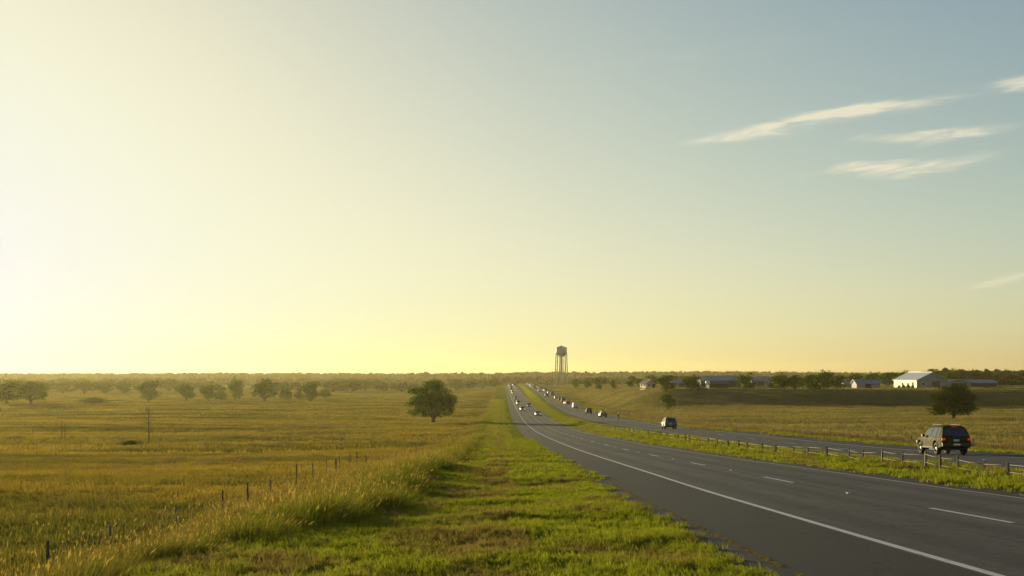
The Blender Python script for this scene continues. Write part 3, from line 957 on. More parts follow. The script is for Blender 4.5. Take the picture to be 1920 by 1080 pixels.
def crown_cards(r, lobes, n, size, flat=0.8, fill=1.0):
    """Leaf-spray cards spread through the lobes, thickest near their outer shell."""
    subs = []
    for l in lobes:
        m = max(5, int(13 * (l[3] / 0.2)**1.2))
        d = r.normal(0, 1, (m, 3))
        d /= np.linalg.norm(d, axis=1)[:, None]
        q = r.uniform(0.55, 1.0, m)[:, None]
        cc = np.array(l[:3]) + d * q * np.array(l[3:6])
        rr = np.array(l[3:6]).mean() * r.uniform(0.26, 0.48, m) * fill
        subs += [(*c0, w, w, w * 0.72) for c0, w in zip(cc, rr)]
    subs = np.array(subs)
    vol = subs[:, 3]**2
    k = r.choice(len(subs), n, p=vol / vol.sum())
    L = subs[k]
    d = r.normal(0, 1, (n, 3))
    d /= np.linalg.norm(d, axis=1)[:, None]
    rad = r.uniform(0.1, 1.0, n)**0.5 * (1 + 0.12 * r.normal(0, 1, n))
    c = L[:, :3] + d * rad[:, None] * L[:, 3:6]
    # sprays face roughly outward, with a lot of scatter
    nrm = d + r.normal(0, 0.75, (n, 3))
    nrm /= np.linalg.norm(nrm, axis=1)[:, None]
    t1 = np.cross(nrm, r.normal(0, 1, (n, 3)))
    t1 /= np.linalg.norm(t1, axis=1)[:, None]
    t2 = np.cross(nrm, t1)
    s = size * r.uniform(0.5, 1.25, n)[:, None]
    bend = nrm * s * 0.25
    P = np.stack([c - t1 * s - t2 * s * 0.25, c - t2 * s * flat + bend * .4, c + t1 * s * 0.9 - t2 * s * 0.1, c + t1 * s * 0.35 + t2 * s * flat + bend, c - t1 * s * 0.55 + t2 * s * flat * 0.7], 1)
    o = (np.arange(n) * 5)[:, None]
    return P.reshape(-1, 3), o + np.array([[0, 1, 2, 3, 4]])


def tree_meshes(seed, kind='round', leaves=1800, fill=1.15):
    """A tree of unit height and unit crown width: (wood mesh, crown mesh)."""
    r = np.random.default_rng(seed)
    H0 = {'round': 0.12, 'bush': 0.06, 'tall': 0.12, 'wide': 0.12, 'dome': 0.12}[kind]
    lobes, limbs = [], MB()
    if kind == 'wide':
        lobes += [(0, 0, .70, .26, .26, .24), (-.24, .02, .62, .20, .22, .20), (.24, -.03, .60, .20, .22, .20), (-.34, 0, .44, .15, .18, .13), (.35, .05, .46, .15, .18, .13),
                  (-.20, -.15, .36, .17, .14, .11), (.22, .10, .36, .17, .14, .11), (.02, -.24, .48, .2, .17, .16), (0, .25, .50, .2, .17, .16), (.08, 0, .86, .17, .17, .11), (-.12, .05, .84, .15, .15, .11), (.30, 0, .27, .13, .13, .09), (-.31, .02, .26, .13, .13, .08), (-.12, .1, .26, .14, .14, .08), (.12, -.14, .25, .14, .14, .08)]
    elif kind == 'dome':
        lobes += [(0, 0, .62, .30, .30, .30), (-.25, 0, .52, .20, .22, .24), (.25, 0, .50, .20, .22, .24), (.0, -.25, .52, .22, .2, .24), (0, .25, .52, .22, .2, .24), (-.30, .05, .34, .17, .17, .15), (.31, .03, .33, .17, .17, .15), (-.1, -.2, .30, .18, .18, .14), (.12, .2, .30, .18, .18, .14), (-.12, 0, .82, .18, .18, .13), (.14, .04, .80, .18, .18, .13), (.02, -.1, .87, .14, .14, .10)]
    elif kind == 'bush':
        lobes += [(0, 0, .55, .30, .30, .33), (-.22, 0, .38, .24, .24, .25), (.22, .05, .36, .24, .24, .25), (.05, -.18, .4, .25, .22, .27), (-.05, .05, .78, .20, .20, .18), (0.2, 0, .66, .18, .18, .18)]
    else:
        nl = 11
        for i in range(nl):
            a = 2.4 * i + r.uniform(-.4, .4)
            q = (i / nl)**0.6
            z = 0.26 + 0.56 * (i * 0.618 % 1)
            rr = 0.33 * math.sin(math.pi * min(1, (z - 0.02) / 1.0))**0.7 * q
            w = r.uniform(.16, .24)
            lobes.append((rr * math.cos(a), rr * math.sin(a), z, w, w, r.uniform(.12, .18)))
        lobes.append((0, 0, .58, .24, .24, .27))
        if kind == 'tall':
            lobes.append((0.02, 0, .86, .14, .14, .12))
    lobes = [(l[0] + r.normal(0, .02), l[1] + r.normal(0, .02), l[2] + r.normal(0, .015), l[3], l[4], l[5]) for l in lobes]
    Vc, Fc = crown_cards(r, lobes, leaves, 0.038 * (1800 / leaves)**0.42, fill=fill)
    Vc[:, 2] = np.maximum(Vc[:, 2], H0 * 0.55 if kind != 'bush' else 0.0)
    top = H0 + 0.18
    tw = {'wide': .040, 'round': .032, 'tall': .028, 'bush': .02, 'dome': .034}[kind]
    limbs.tube([(0, 0, -0.03), (0.004, 0, 0.03), (0.0, 0.004, H0), (0.01, 0, top), (0, 0, .62)], [tw * 1.7, tw * 1.1, tw * .92, tw * .7, tw * .18], 8)
    for l in lobes[:9]:
        z0 = H0 * r.uniform(0.75, 1.5)
        p0 = (0, 0, z0)
        p1 = (l[0] * .45, l[1] * .45, z0 + (l[2] - z0) * .55)
        limbs.tube([p0, p1, (l[0], l[1], l[2])], [tw * .55, tw * .34, tw * .07], 5)
    return limbs.mesh('trunk', smooth=True), mesh_np('crown', Vc, Fc)


TREE = {}
for key, kind, n, sd in (('hero', 'wide', 14000, 1), ('dark', 'dome', 14000, 5), ('a', 'round', 2300, 2), ('b', 'round', 2300, 3), ('c', 'tall', 2000, 4),
                         ('d', 'wide', 3000, 6), ('e', 'bush', 1500, 7), ('f', 'round', 2300, 8), ('shrub', 'bush', 2600, 9), ('g', 'round', 3200, 10)):
    w_, c_ = tree_meshes(sd, kind, n, {'dark': 1.6, 'hero': 1.42}.get(key, 1.5))
    w_.materials.append(M['bark'])
    c_.materials.append(M['leaf_dark' if key == 'dark' else 'leaf'])
    TREE[key] = (w_, c_)


def tree(key, px, py, wpx, hpx, label, cat='tree', name='tree', group=None, rot=None, at=None):
    X, Y, Z = at if at else from_photo(px, py)
    s = Y / FOC
    o = empty(name, (X, Y, Z - 0.02 * hpx * s), rot if rot is not None else random.uniform(-.5, .5))
    o.scale = (wpx * s * 1.08, wpx * s * 1.08, hpx * s * 1.02)
    tag(o, label, cat, group)
    link('trunk', TREE[key][0], None, o)
    link('crown', TREE[key][1], None, o)
    return o


G1 = 'trees in the row across the left field'
tree('hero', 812, 793, 93, 82, 'large lone spreading oak in the left field near the verge', rot=0.2)
tree('dark', 1788, 785, 93, 66, 'dark rounded lone tree in the right field above the near SUV', rot=1.9)
tree('g', 1253, 769, 36, 38, 'bushy small tree on the bank above the farther SUV', name='small_tree', rot=.4)
tree('a', 12, 757, 64, 48, 'hazy golden tree at the far left end of the tree row', group=G1)
tree('d', 58, 757, 62, 44, 'hazy broad tree second from the left end of the tree row', group=G1)
tree('b', 278, 753, 58, 42, 'large round tree behind the bare dead tree', group=G1)
tree('f', 350, 752, 42, 37, 'medium tree next right of the large round tree behind the bare trunk', group=G1)
tree('a', 390, 752, 40, 36, 'round tree left of the tallest tree in the row', group=G1)
tree('c', 441, 751, 30, 44, 'tallest narrow tree of the left field row', group=G1)
tree('e', 415, 752, 26, 28, 'low bushy tree tucked left of the tallest row tree', group=G1)
tree('d', 496, 753, 52, 43, 'broad tree right of the tallest row tree', group=G1)
tree('e', 537, 750, 28, 27, 'small rounded tree between two broad ones in the row', group=G1)
tree('b', 582, 753, 44, 41, 'last full tree at the right end of the row', group=G1)
tree('shrub', 609, 747, 26, 18, 'low shrub just right of the last tree in the row', 'shrub', 'shrub')
tree('shrub', 560, 749, 20, 16, 'low shrub left of the last tree in the row', 'shrub', 'shrub')
tree('shrub', 244, 837, 58, 11, 'dark low scrub patch left of the bare dead tree', 'shrub', 'shrub', rot=0)
tree('shrub', 175, 757, 60, 12, 'low dark hedge clump under the hazy trees on the left', 'shrub', 'shrub', rot=0)
G2 = 'hazy trees behind the left field row'
for px, py, w, h, k, lb in ((118, 738, 50, 26, 'a', 'leftmost hazy tree of the group behind the left row'), (158, 738, 48, 27, 'd', 'second hazy tree behind the left row'),
                            (196, 738, 46, 26, 'b', 'third hazy tree behind the left row'), (232, 738, 42, 25, 'f', 'fourth hazy tree, beside the large round tree'),
                            (318, 733, 56, 24, 'd', 'hazy broad tree seen between two row trees'), (30, 734, 60, 26, 'f', 'hazy tree behind the far left end of the row')):
    tree(k, px, py, w, h, lb, group=G2)
G3 = 'trees of the far clump on the left plain'
for px, py, w, h, k, lb in ((612, 731, 44, 21, 'a', 'leftmost tree of the far clump beyond the row'), (637, 732, 36, 22, 'b', 'second tree of the far clump beyond the row'),
                            (660, 732, 40, 24, 'd', 'middle tree of the far clump, its tallest'), (684, 732, 38, 23, 'f', 'fourth tree of the far clump beyond the row'),
                            (705, 731, 32, 21, 'a', 'rightmost tree of the far clump beyond the row'), (735, 730, 34, 16, 'e', 'low tree just right of the far clump'),
                            (756, 730, 30, 15, 'b', 'low tree left of the lone oak crown on the plain')):
    tree(k, px, py, w, h, lb, group=G3)
G4 = 'far trees between the lone oak and the road'
for px, py, w, h, k, lb in ((855, 732, 36, 22, 'd', 'far tree half hidden by the lone oak on its right side'), (880, 730, 32, 20, 'a', 'far tree second right of the lone oak'),
                            (904, 728, 28, 18, 'b', 'far tree third right of the lone oak'), (926, 726, 24, 19, 'c', 'far tree beside the road crest')):
    tree(k, px, py, w, h, lb, group=G4)
G5 = 'trees on the rise right of the water tower'
for px, py, w, h, k, lb in ((1079, 728, 19, 20, 'a', 'small dark tree next to the water tower legs'), (1100, 728, 24, 19, 'b', 'second tree right of the water tower'),
                            (1119, 727, 16, 20, 'c', 'narrow third tree right of the water tower'), (1124, 731, 14, 12, 'e', 'little round tree in front of the narrow one'),
                            (1150, 730, 16, 19, 'f', 'upright tree midway between tower and farmhouse'), (1182, 729, 20, 19, 'a', 'tree left of the farmhouse'),
                            (1199, 728, 22, 20, 'c', 'tree directly behind the farmhouse on its left'), (1222, 722, 22, 20, 'd', 'far tree behind the farmhouse roof')):
    tree(k, px, py, w, h, lb, group=G5)
G6 = 'farmyard trees along the top of the bank'
for px, py, w, h, k, lb in ((1248, 735, 46, 34, 'b', 'rounded tree beside the farmhouse on top of the bank'), (1297, 733, 42, 33, 'a', 'rounded tree left of the golden storage tank'),
                            (1399, 733, 41, 37, 'f', 'dense round tree between the two long sheds'), (1462, 731, 40, 34, 'a', 'leftmost tree of the dense farm grove'),
                            (1490, 732, 38, 30, 'd', 'second tree of the dense farm grove'), (1516, 731, 36, 31, 'b', 'third tree of the dense farm grove'),
                            (1545, 731, 46, 38, 'c', 'tallest tree of the dense farm grove'), (1570, 731, 38, 32, 'a', 'rightmost tree of the dense farm grove'),
                            (1530, 733, 26, 20, 'e', 'low tree at the front of the dense farm grove')):
    tree(k, px, py, w, h, lb, group=G6)
G7 = 'trees on the skyline around the big barn'
for px, py, w, h, k, lb in ((1603, 721, 44, 24, 'd', 'skyline tree behind the low grey shed'), (1634, 722, 36, 28, 'c', 'taller skyline tree behind the low grey shed'), (1662, 722, 46, 29, 'b', 'skyline tree just left of the barn'),
                            (1692, 722, 46, 33, 'a', 'skyline tree over the left end of the barn roof'), (1722, 722, 44, 31, 'f', 'skyline tree over the middle of the barn roof'),
                            (1746, 722, 46, 35, 'd', 'skyline tree over the right end of the barn roof'), (1768, 722, 40, 30, 'b', 'skyline tree right of the barn roof'), (1783, 722, 40, 37, 'a', 'highest tree crown of the dark wood right of the barn')):
    X_, Y_, Z_ = from_photo(px, 722)
    Y_ = 640 + random.uniform(-25, 45)
    X_ = (px - VPX) / FOC * Y_
    Z_ = gz(X_, Y_)
    hh = (HOR - (py - h)) / FOC * Y_ + (EYE - Z_)
    tree(k, px, py, w, hh * 0.9 * FOC / Y_, lb, group=G7, at=(X_, Y_, Z_))
for i, (px, w, h) in enumerate(((1686, 7, 6.5), (1694, 8, 8), (1703, 9, 8), (1711, 8, 6.5))):
    tree('shrub', px, 728.6, w, h, ('leftmost', 'second', 'third', 'rightmost')[i] + ' small shrub against the sunlit barn wall', 'shrub', 'shrub', group='shrubs along the barn wall',
         at=None)

# distant woods: nobody could count these
def low_tree(seed, n=70):
    r = np.random.default_rng(seed)
    lobes = [(0, 0, .55, .42, .42, .36)] + [(r.uniform(-.3, .3), r.uniform(-.3, .3), r.uniform(.4, .8), .3, .3, .24) for _ in range(4)]
    Vc, Fc = crown_cards(r, lobes, n, 0.17)
    Vc[:, 2] = np.maximum(Vc[:, 2], 0.02)
    me = mesh_np('wood_tree', Vc, Fc)
    me.materials.append(M['leaf_far'])
    return me


LOW = [low_tree(500 + i, 130) for i in range(6)]
LOWD = [low_tree(520 + i, 320) for i in range(4)]


def wood(name, label, pts_xy, wid, hgt, seed, meshes=LOW):
    r = np.random.default_rng(seed)
    x, y = pts_xy
    w = wid * r.uniform(0.75, 1.3, len(x))
    h = hgt * r.uniform(0.75, 1.12, len(x))
    return scatter(name, label, 'woodland', meshes, np.c_[x, y, ground_z(x, y) - 0.3], w, r.uniform(-3, 3, len(x)), zscale=h)


r = np.random.default_rng(61)
n = 5200
y = r.uniform(2250, 2900, n)
x = r.uniform(-0.50, 0.48, n) * y
wood('distant_woodland', 'hazy continuous woods along the horizon', (x, y), 13, 18.0, 62)
n = 1500
y = r.uniform(1500, 2000, n)
x = r.uniform(-0.50, 0.46, n) * y
k = vnoise(x / 160, y / 90, 63) > -0.12
wood('distant_woodland', 'scattered hazy copses in front of the horizon woods', (x[k], y[k]), 12, 9.5, 64)
n = 700
y = r.uniform(1050, 1400, n)
x = r.uniform(-0.48, 0.44, n) * y
k = (vnoise(x / 110, y / 60, 65) > 0.16) & ((x < -25) | (x > 75))
wood('distant_woodland', 'thin hedgerows and copses of the middle plain', (x[k], y[k]), 10, 7.5, 66)
n = 900
y = r.uniform(700, 900, n)
x = r.uniform(0.335, 0.52, n) * y
wood('dark_woodland', 'dense dark wood behind the long blue roofed shed on the right', (x, y), 11, 7.8, 67, LOWD)


# ------------------------------------------------------------------ dead trees in the left field
def dead_tree(px, py, hpx, label, seed, stems=1, lean=0.0):
    r = np.random.default_rng(seed)
    X, Y, Z = from_photo(px, py)
    s = Y / FOC
    Ht = hpx * s
    o = tag(empty('dead_tree', (X, Y, Z)), label, 'dead tree')
    for st in range(stems):
        ox = 0.0 if st == 0 else 0.42
        hh = Ht * (1.0 if st == 0 else 0.82)
        tr = MB()
        pts = [(ox + lean * t + 0.02 * math.sin(9 * t + st) * Ht / 3, 0.1 * st, hh * t - 0.1) for t in np.linspace(0, 1, 8)]
        tr.tube(pts, list(np.linspace(0.055 * (Ht / 4), 0.012, 8) + 0.02), 7)
        tr.build('trunk', M['dead_bark'], o, smooth=True)
        nb = 14 if stems == 1 else 8
        for i in range(nb):
            t = 0.45 + 0.5 * i / nb
            a = r.uniform(0, 2 * math.pi)
            ln = Ht * (0.20 * (1.15 - t) + 0.05) * (1 if stems == 1 else 0.6)
            b0 = Vector((ox + lean * t, 0.1 * st, hh * t - 0.1))
            d = Vector((math.cos(a), math.sin(a), 0.5))
            bm_ = MB().tube([b0, b0 + d * ln * .5, b0 + d * ln + Vector((0, 0, ln * .35))], [0.035, 0.022, 0.007], 5)
            q = b0 + d * ln * .55
            bm_.tube([q, q + Vector((math.cos(a + .9), math.sin(a + .9), .6)) * ln * .4], [0.018, 0.006], 4)
            bm_.build('branch', M['dead_bark'], o, smooth=True)
    return o


dead_tree(279, 833, 72, 'bare dead tree with a straight thin trunk in the left field', 3)
dead_tree(116, 824, 36, 'short broken snag with two dead stems at the far left of the field', 4, stems=2)

# ------------------------------------------------------------------ fences
M['post'] = simple_mat('weathered_fence_post', (0.15, 0.115, 0.07), 0.85, var=0.3, scale=9, bump=0.5)
M['rail'] = simple_mat('weathered_rail', (0.15, 0.11, 0.07), 0.7, var=0.2, scale=5)
M['dark_post'] = simple_mat('dark_field_post', (0.085, 0.065, 0.04), 0.9, var=0.3, scale=9)
M['pale_post'] = simple_mat('pale_field_post', (0.32, 0.27, 0.18), 0.8, var=0.2, scale=9)
M['wire'] = simple_mat('fence_wire', (0.16, 0.15, 0.13), 0.5, metal=0.6)


def fence_line(name, label, cat, xf, ys_, hts, mats, rails, rail_mat, wpost, rail_r, seed, zfun=None):
    r = np.random.default_rng(seed)
    zf = zfun or gz
    o = tag(empty(name, (xf(ys_[0]), ys_[0], zf(xf(ys_[0]), ys_[0]))), label, cat)
    o0 = Vector(o.location)
    pm = [MB().box((0, 0, 0.44), (1, 1, 1.12), taper=0.94).mesh('post') for _ in range(2)]
    pm.append(MB().lathe([(0.0, -0.1), (0.55, -0.1), (0.5, 0.97), (0.42, 1.0), (0, 1.0)], 8).mesh('post'))
    tops = []
    for i, (y, h) in enumerate(zip(ys_, hts)):
        x = xf(y)
        z = zf(x, y)
        p = link('post', pm[i % 3], mats[i % len(mats)], o)
        p.location = Vector((x, y, z)) - o0
        w = wpost * r.uniform(0.8, 1.25)
        p.scale = (w, w, h)
        p.rotation_euler = (r.normal(0, .03), r.normal(0, .04), r.uniform(0, 3))
        p.material_slots[0].link = 'OBJECT'
        p.material_slots[0].material = mats[i % len(mats)]
        tops.append((Vector((x, y, z)) - o0, h))
    for k, frac in enumerate(rails):
        for i in range(len(tops) - 1):
            (a, ha), (b_, hb) = tops[i], tops[i + 1]
            if frac < 0.5 and (i * 7 + k) % 9 == 4:
                continue
            hm = 0.5 * (ha + hb)
            pa, pb = a + Vector((0, 0, frac * min(ha, hm))), b_ + Vector((0, 0, frac * min(hb, hm)))
            mid = (pa + pb) / 2 - Vector((0, 0, 0.012 + 0.02 * r.uniform()))
            MB().tube([pa, mid, pb], [rail_r, rail_r * .95, rail_r], 6).build('rail', rail_mat, o, smooth=True)
    return o


# median fence: spacing read off the photograph
mx = [1894, 1847, 1799, 1765, 1736, 1692, 1654, 1616, 1590, 1549, 1513, 1486, 1455, 1430, 1403, 1387, 1368, 1347, 1329, 1312, 1293, 1285, 1271, 1251, 1240, 1218, 1200]
XF = 17.5
my = [FOC * XF / (p - VPX) for p in mx]
y_ = my[0]
pre = []
while y_ > 30:
    y_ -= 2.6
    pre.append(y_)
y_ = my[-1]
post_ = []
rr_ = np.random.default_rng(9)
while y_ < 560:
    y_ += rr_.uniform(4.0, 8.5)
    post_.append(y_)
ysm = pre[::-1] + my + post_
hts = [rr_.uniform(0.56, 0.82) for _ in ysm]
fence_line('median_fence', 'weathered post and rail fence running along the grass median', 'fence', lambda y: XF + 0.06 * math.sin(y / 9.0), ysm, hts, [M['post'], M['dark_post'], M['post'], M['rail']],
           [0.86, 0.42], M['rail'], 0.08, 0.011, 31)
# field fence on the left behind the tall grass
fx = [86, 210, 336, 423, 470, 510, 555, 585, 609, 627, 634, 651, 669, 687, 707, 722, 743, 757, 768, 779, 790, 798, 806, 814, 822, 828, 834, 840, 846, 852]
ysl = [FOC * 7.0 / (VPX - p) for p in fx]
y_ = ysl[-1]
while y_ < 520:
    y_ += rr_.uniform(6.5, 11)
    ysl.append(y_)
fence_line('field_fence', 'thin dark posts and wire of the left field fence behind tall grass', 'fence', lambda y: -7.0 + 0.08 * math.sin(y / 7.0), ysl, [rr_.uniform(0.5, 0.66) if q < 42 else rr_.uniform(0.65, 0.95) for q in ysl], [M['dark_post'], M['dark_post'], M['post']],
           [0.9, 0.6], M['wire'], 0.036, 0.003, 32)
# pale posts beyond the far carriageway
ysr = list(np.cumsum(rr_.uniform(3.5, 9.5, 52)) + 84)
fence_line('field_fence', 'pale stubby posts and wire along the right hand field beyond the far carriageway', 'fence', lambda y: 37.2 + 0.1 * math.sin(y / 8.0), ysr, [rr_.uniform(0.45, 0.95) for _ in ysr], [M['pale_post'], M['post'], M['post'], M['pale_post'], M['dark_post']],
           [0.85], M['wire'], 0.10, 0.006, 33)

# ------------------------------------------------------------------ water tower
M['tank'] = simple_mat('grey_painted_steel', (0.27, 0.30, 0.34), 0.6, var=0.08, scale=0.4)
M['steel'] = simple_mat('tower_steel', (0.20, 0.20, 0.19), 0.55, var=0.15, scale=0.6)
TX, TY = (1052.5 - VPX) / FOC * 1275, 1275.0
TZ = gz(TX, TY)
pxm = FOC / TY
wt = tag(empty('water_tower', (TX, TY, TZ)), 'tall grey water tower with cone roof and thin splayed legs', 'water tower')


def tz(row):
    return (HOR - row) / FOC * TY + EYE - TZ


RT = 10.2 / pxm
tank = MB().lathe([(RT, tz(652.0)), (RT, tz(661.8))], 32)
tank.build('tank_wall', M['tank'], wt, smooth=True)
MB().lathe([(0.0, tz(648.2)), (RT * .35, tz(649.2)), (RT * 1.02, tz(651.8)), (RT * 1.02, tz(652.3))], 32).build('tank_roof', M['tank'], wt, smooth=True, angle=40)
MB().lathe([(RT, tz(661.8)), (RT * .93, tz(664.0)), (RT * .74, tz(666.4)), (RT * .45, tz(668.2)), (RT * .14, tz(668.8))], 32).build('tank_bowl', M['tank'], wt, smooth=True)
MB().lathe([(RT, tz(661.6)), (RT * 1.12, tz(661.6)), (RT * 1.12, tz(662.1)), (RT, tz(662.1))], 32).build('catwalk', M['steel'], wt)
rail_ = MB()
for k in range(2):
    rail_.lathe([(RT * 1.12 - .04, tz(661.6) + .55 + .5 * k), (RT * 1.12, tz(661.6) + .5 + .5 * k), (RT * 1.12 - .04, tz(661.6) + .45 + .5 * k)], 32)
rail_.build('catwalk_railing', M['steel'], wt)
MB().lathe([(0.0, tz(648.4)), (.45, tz(648.4)), (.45, tz(647.4)), (0, tz(647.0))], 10).build('roof_vent', M['steel'], wt)
MB().lathe([(0.85, -0.5), (0.85, tz(668.6))], 16).build('riser_pipe', M['steel'], wt, smooth=True)
nleg = 6
for k in range(nleg):
    a = 2 * math.pi * (k + 0.18) / nleg
    RB = 12.6 / pxm
    MB().tube([(RB * math.cos(a), RB * math.sin(a), -0.5), (RT * math.cos(a), RT * math.sin(a), tz(662.5))], [0.58, 0.48], 8).build('leg', M['steel'], wt, smooth=True)
for lev in (0.25, 0.5, 0.75):
    for k in range(nleg):
        rr2 = (12.6 + (10.2 - 12.6) * lev) / pxm
        zz = -0.5 + (tz(662.5) + 0.5) * lev
        a, b_ = 2 * math.pi * (k + 0.18) / nleg, 2 * math.pi * (k + 1.18) / nleg
        MB().tube([(rr2 * math.cos(a), rr2 * math.sin(a), zz), (rr2 * math.cos(b_), rr2 * math.sin(b_), zz)], 0.09, 5).build('strut', M['steel'], wt)
        r3 = (12.6 + (10.2 - 12.6) * (lev - .25)) / pxm
        z3 = -0.5 + (tz(662.5) + 0.5) * (lev - .25)
        MB().tube([(r3 * math.cos(a), r3 * math.sin(a), z3), (rr2 * math.cos(b_), rr2 * math.sin(b_), zz)], 0.045, 4).build('brace_rod', M['steel'], wt)
lad = MB()
for sx in (-.22, .22):
    lad.tube([(sx + RT * .6, -RT * .82, 1.0), (sx + RT * .58, -RT * .80, tz(662))], 0.05, 4)
lad.build('ladder', M['steel'], wt)

# ------------------------------------------------------------------ farm buildings
M['metal_roof'] = simple_mat('pale_metal_roof', (0.50, 0.49, 0.50), 0.45, var=0.10, scale=0.5)
M['lilac_roof'] = simple_mat('blue_grey_metal_roof', (0.17, 0.17, 0.19), 0.45, var=0.12, scale=0.5)
M['dark_roof'] = simple_mat('dark_shingle_roof', (0.07, 0.065, 0.06), 0.8, var=0.2, scale=2)
M['cream_wall'] = simple_mat('cream_metal_siding', (0.68, 0.52, 0.24), 0.6, var=0.08, scale=0.8)
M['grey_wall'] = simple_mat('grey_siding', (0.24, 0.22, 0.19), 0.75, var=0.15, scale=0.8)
M['dark_wall'] = simple_mat('dark_siding_and_shed_shade', (0.035, 0.032, 0.028), 0.9, var=0.2, scale=0.8)  # near-black siding and doors; also the shade of open sheds, as colour
M['glass'] = simple_mat('window_glass', (0.03, 0.035, 0.04), 0.08, var=0.05, spec=0.8)
M['trim'] = simple_mat('white_trim', (0.62, 0.60, 0.55), 0.6, var=0.06)
M['house_wall'] = simple_mat('tan_clapboard', (0.42, 0.31, 0.13), 0.7, var=0.1)


def gable(name, label, cat, X, Y, wid, dep, eave, ridge, rz, wall, roof, gable_mat=None, over=0.5, doors=(), windows=(), ribs=0, base=None):
    """Ridge runs along local y (dep). doors / windows: (side, u along, z0, w, h) with side 'front' (-y), 'left' (-x), 'right'."""
    Z = gz(X, Y) if base is None else base
    o = tag(empty(name, (X, Y, Z), rz), label, cat)
    hw, hd = wid / 2, dep / 2
    t = 0.15
    for sx in (-1, 1):
        MB().box((sx * (hw - t / 2), 0, (eave - 0.6) / 2), (t, dep - 2 * t - 0.004, eave + 0.6)).build('side_wall', wall, o)
    for sy in (-1, 1):
        y0, y1 = sy * hd, sy * (hd - t)
        P = [(-hw, -0.6), (hw, -0.6), (hw, eave), (0, ridge - 0.02), (-hw, eave)]
        n = len(P)
        Vv = [(x, y0, z) for x, z in P] + [(x, y1, z) for x, z in P]
        Ff = [tuple(range(n))[::1 if sy > 0 else 1], tuple(range(2 * n - 1, n - 1, -1))] + [(i, (i + 1) % n, n + (i + 1) % n, n + i) for i in range(n)]
        MB().add(Vv, Ff).build('end_wall', gable_mat or wall, o)
    sl = math.hypot(hw, ridge - eave)
    for sx in (-1, 1):
        ex = over / sl * hw
        ez = over / sl * (ridge - eave)
        a, b_ = (sx * (hw + ex), eave - ez + 0.03), (0, ridge + 0.03)
        Vv = []
        for y in (-hd - over, hd + over):
            Vv += [(a[0], y, a[1]), (b_[0], y, b_[1]), (b_[0], y, b_[1] + 0.14), (a[0], y, a[1] + 0.14)]
        p = MB().add(Vv, [(0, 1, 2, 3), (7, 6, 5, 4), (0, 4, 5, 1), (1, 5, 6, 2), (2, 6, 7, 3), (3, 7, 4, 0)]).build('roof_slope', roof, o)
        nr = max(2, int(dep / 2.4))
        for i in range(nr):
            y = -hd + (i + 0.5) * dep / nr
            MB().add([(a[0], y - .05, a[1] + .14), (a[0], y + .05, a[1] + .14), (b_[0], y + .05, b_[1] + .14), (b_[0], y - .05, b_[1] + .14),
                      (a[0], y - .03, a[1] + .2), (a[0], y + .03, a[1] + .2), (b_[0], y + .03, b_[1] + .2), (b_[0], y - .03, b_[1] + .2)],
                     [(4, 5, 6, 7), (0, 1, 5, 4), (1, 2, 6, 5), (2, 3, 7, 6), (3, 0, 4, 7)]).build('roof_seam', roof, p)
    MB().box((0, 0, ridge + 0.17), (0.5, dep + 2 * over, 0.10)).build('ridge_cap', roof, o)

    def panel(nm, spec, mat, dz):
        side, u, z0, w, h = spec
        if side == 'front':
            ob = MB().box((u, -hd - dz, z0 + h / 2), (w, 0.08, h)).build(nm, mat, o)
        else:
            sx = -1 if side == 'left' else 1
            ob = MB().box((sx * (hw + dz), u, z0 + h / 2), (0.08, w, h)).build(nm, mat, o)
        return ob, spec
    for d_ in doors:
        panel('door', d_, M['dark_wall'], 0.05)  # dark panels; on open sheds they stand for the shaded opening
    for w_ in windows:
        ob, (side, u, z0, w, h) = panel('window', w_, M['trim'], 0.04)
        m2 = (side, u, z0 + 0.12, w - 0.24, h - 0.24)
        q, _ = panel('pane', m2, M['glass'], 0.075)
        q.parent = ob
    for i in range(ribs):
        y = -hd + (i + 0.5) * dep / ribs
        MB().box((-hw - 0.035, y, eave / 2 - .1), (0.06, 0.10, eave - .3)).build('wall_rib', wall, o)
    return o


def at_row(px, Y):
    return (px - VPX) / FOC * Y


# the big barn: sunlit long side towards the left, shaded gable towards the camera
BY = 512
bx0, bx1 = at_row(1719, BY), at_row(1777, BY)
bw = bx1 - bx0
bcx = (bx0 + bx1) / 2
BL = 30
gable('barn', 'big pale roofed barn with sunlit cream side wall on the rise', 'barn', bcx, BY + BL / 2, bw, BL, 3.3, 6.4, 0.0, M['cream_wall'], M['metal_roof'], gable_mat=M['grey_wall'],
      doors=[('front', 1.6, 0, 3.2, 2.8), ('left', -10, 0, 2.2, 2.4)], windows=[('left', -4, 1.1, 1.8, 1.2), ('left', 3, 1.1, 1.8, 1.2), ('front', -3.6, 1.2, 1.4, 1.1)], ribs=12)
lx = bx1 + 5.2
gable('lean_to_shed', 'low open shed with pale roof joined to the right of the barn', 'shed', lx, BY + 12, 9.6, 20, 2.3, 3.3, 0.0, M['grey_wall'], M['lilac_roof'], doors=[('front', 0, 0, 6.0, 2.0)])
X_ = at_row(1822, 560)
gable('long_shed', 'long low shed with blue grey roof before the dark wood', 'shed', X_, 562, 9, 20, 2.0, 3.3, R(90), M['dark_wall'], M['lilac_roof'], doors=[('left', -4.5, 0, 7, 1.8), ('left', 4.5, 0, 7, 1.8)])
X_ = at_row(1626, 520)
gable('grey_shed', 'low grey roofed shed left of the big barn', 'shed', X_, 522, 7.5, 9.5, 2.0, 3.4, R(90), M['grey_wall'], M['lilac_roof'], doors=[('left', 0, 0, 2.4, 1.8)])
X_ = at_row(1600, 545)
gable('small_shed', 'smallest low shed half hidden beside the farm grove', 'shed', X_, 548, 5, 8, 1.8, 2.6, R(90), M['grey_wall'], M['lilac_roof'])
X_ = at_row(1353, 540)
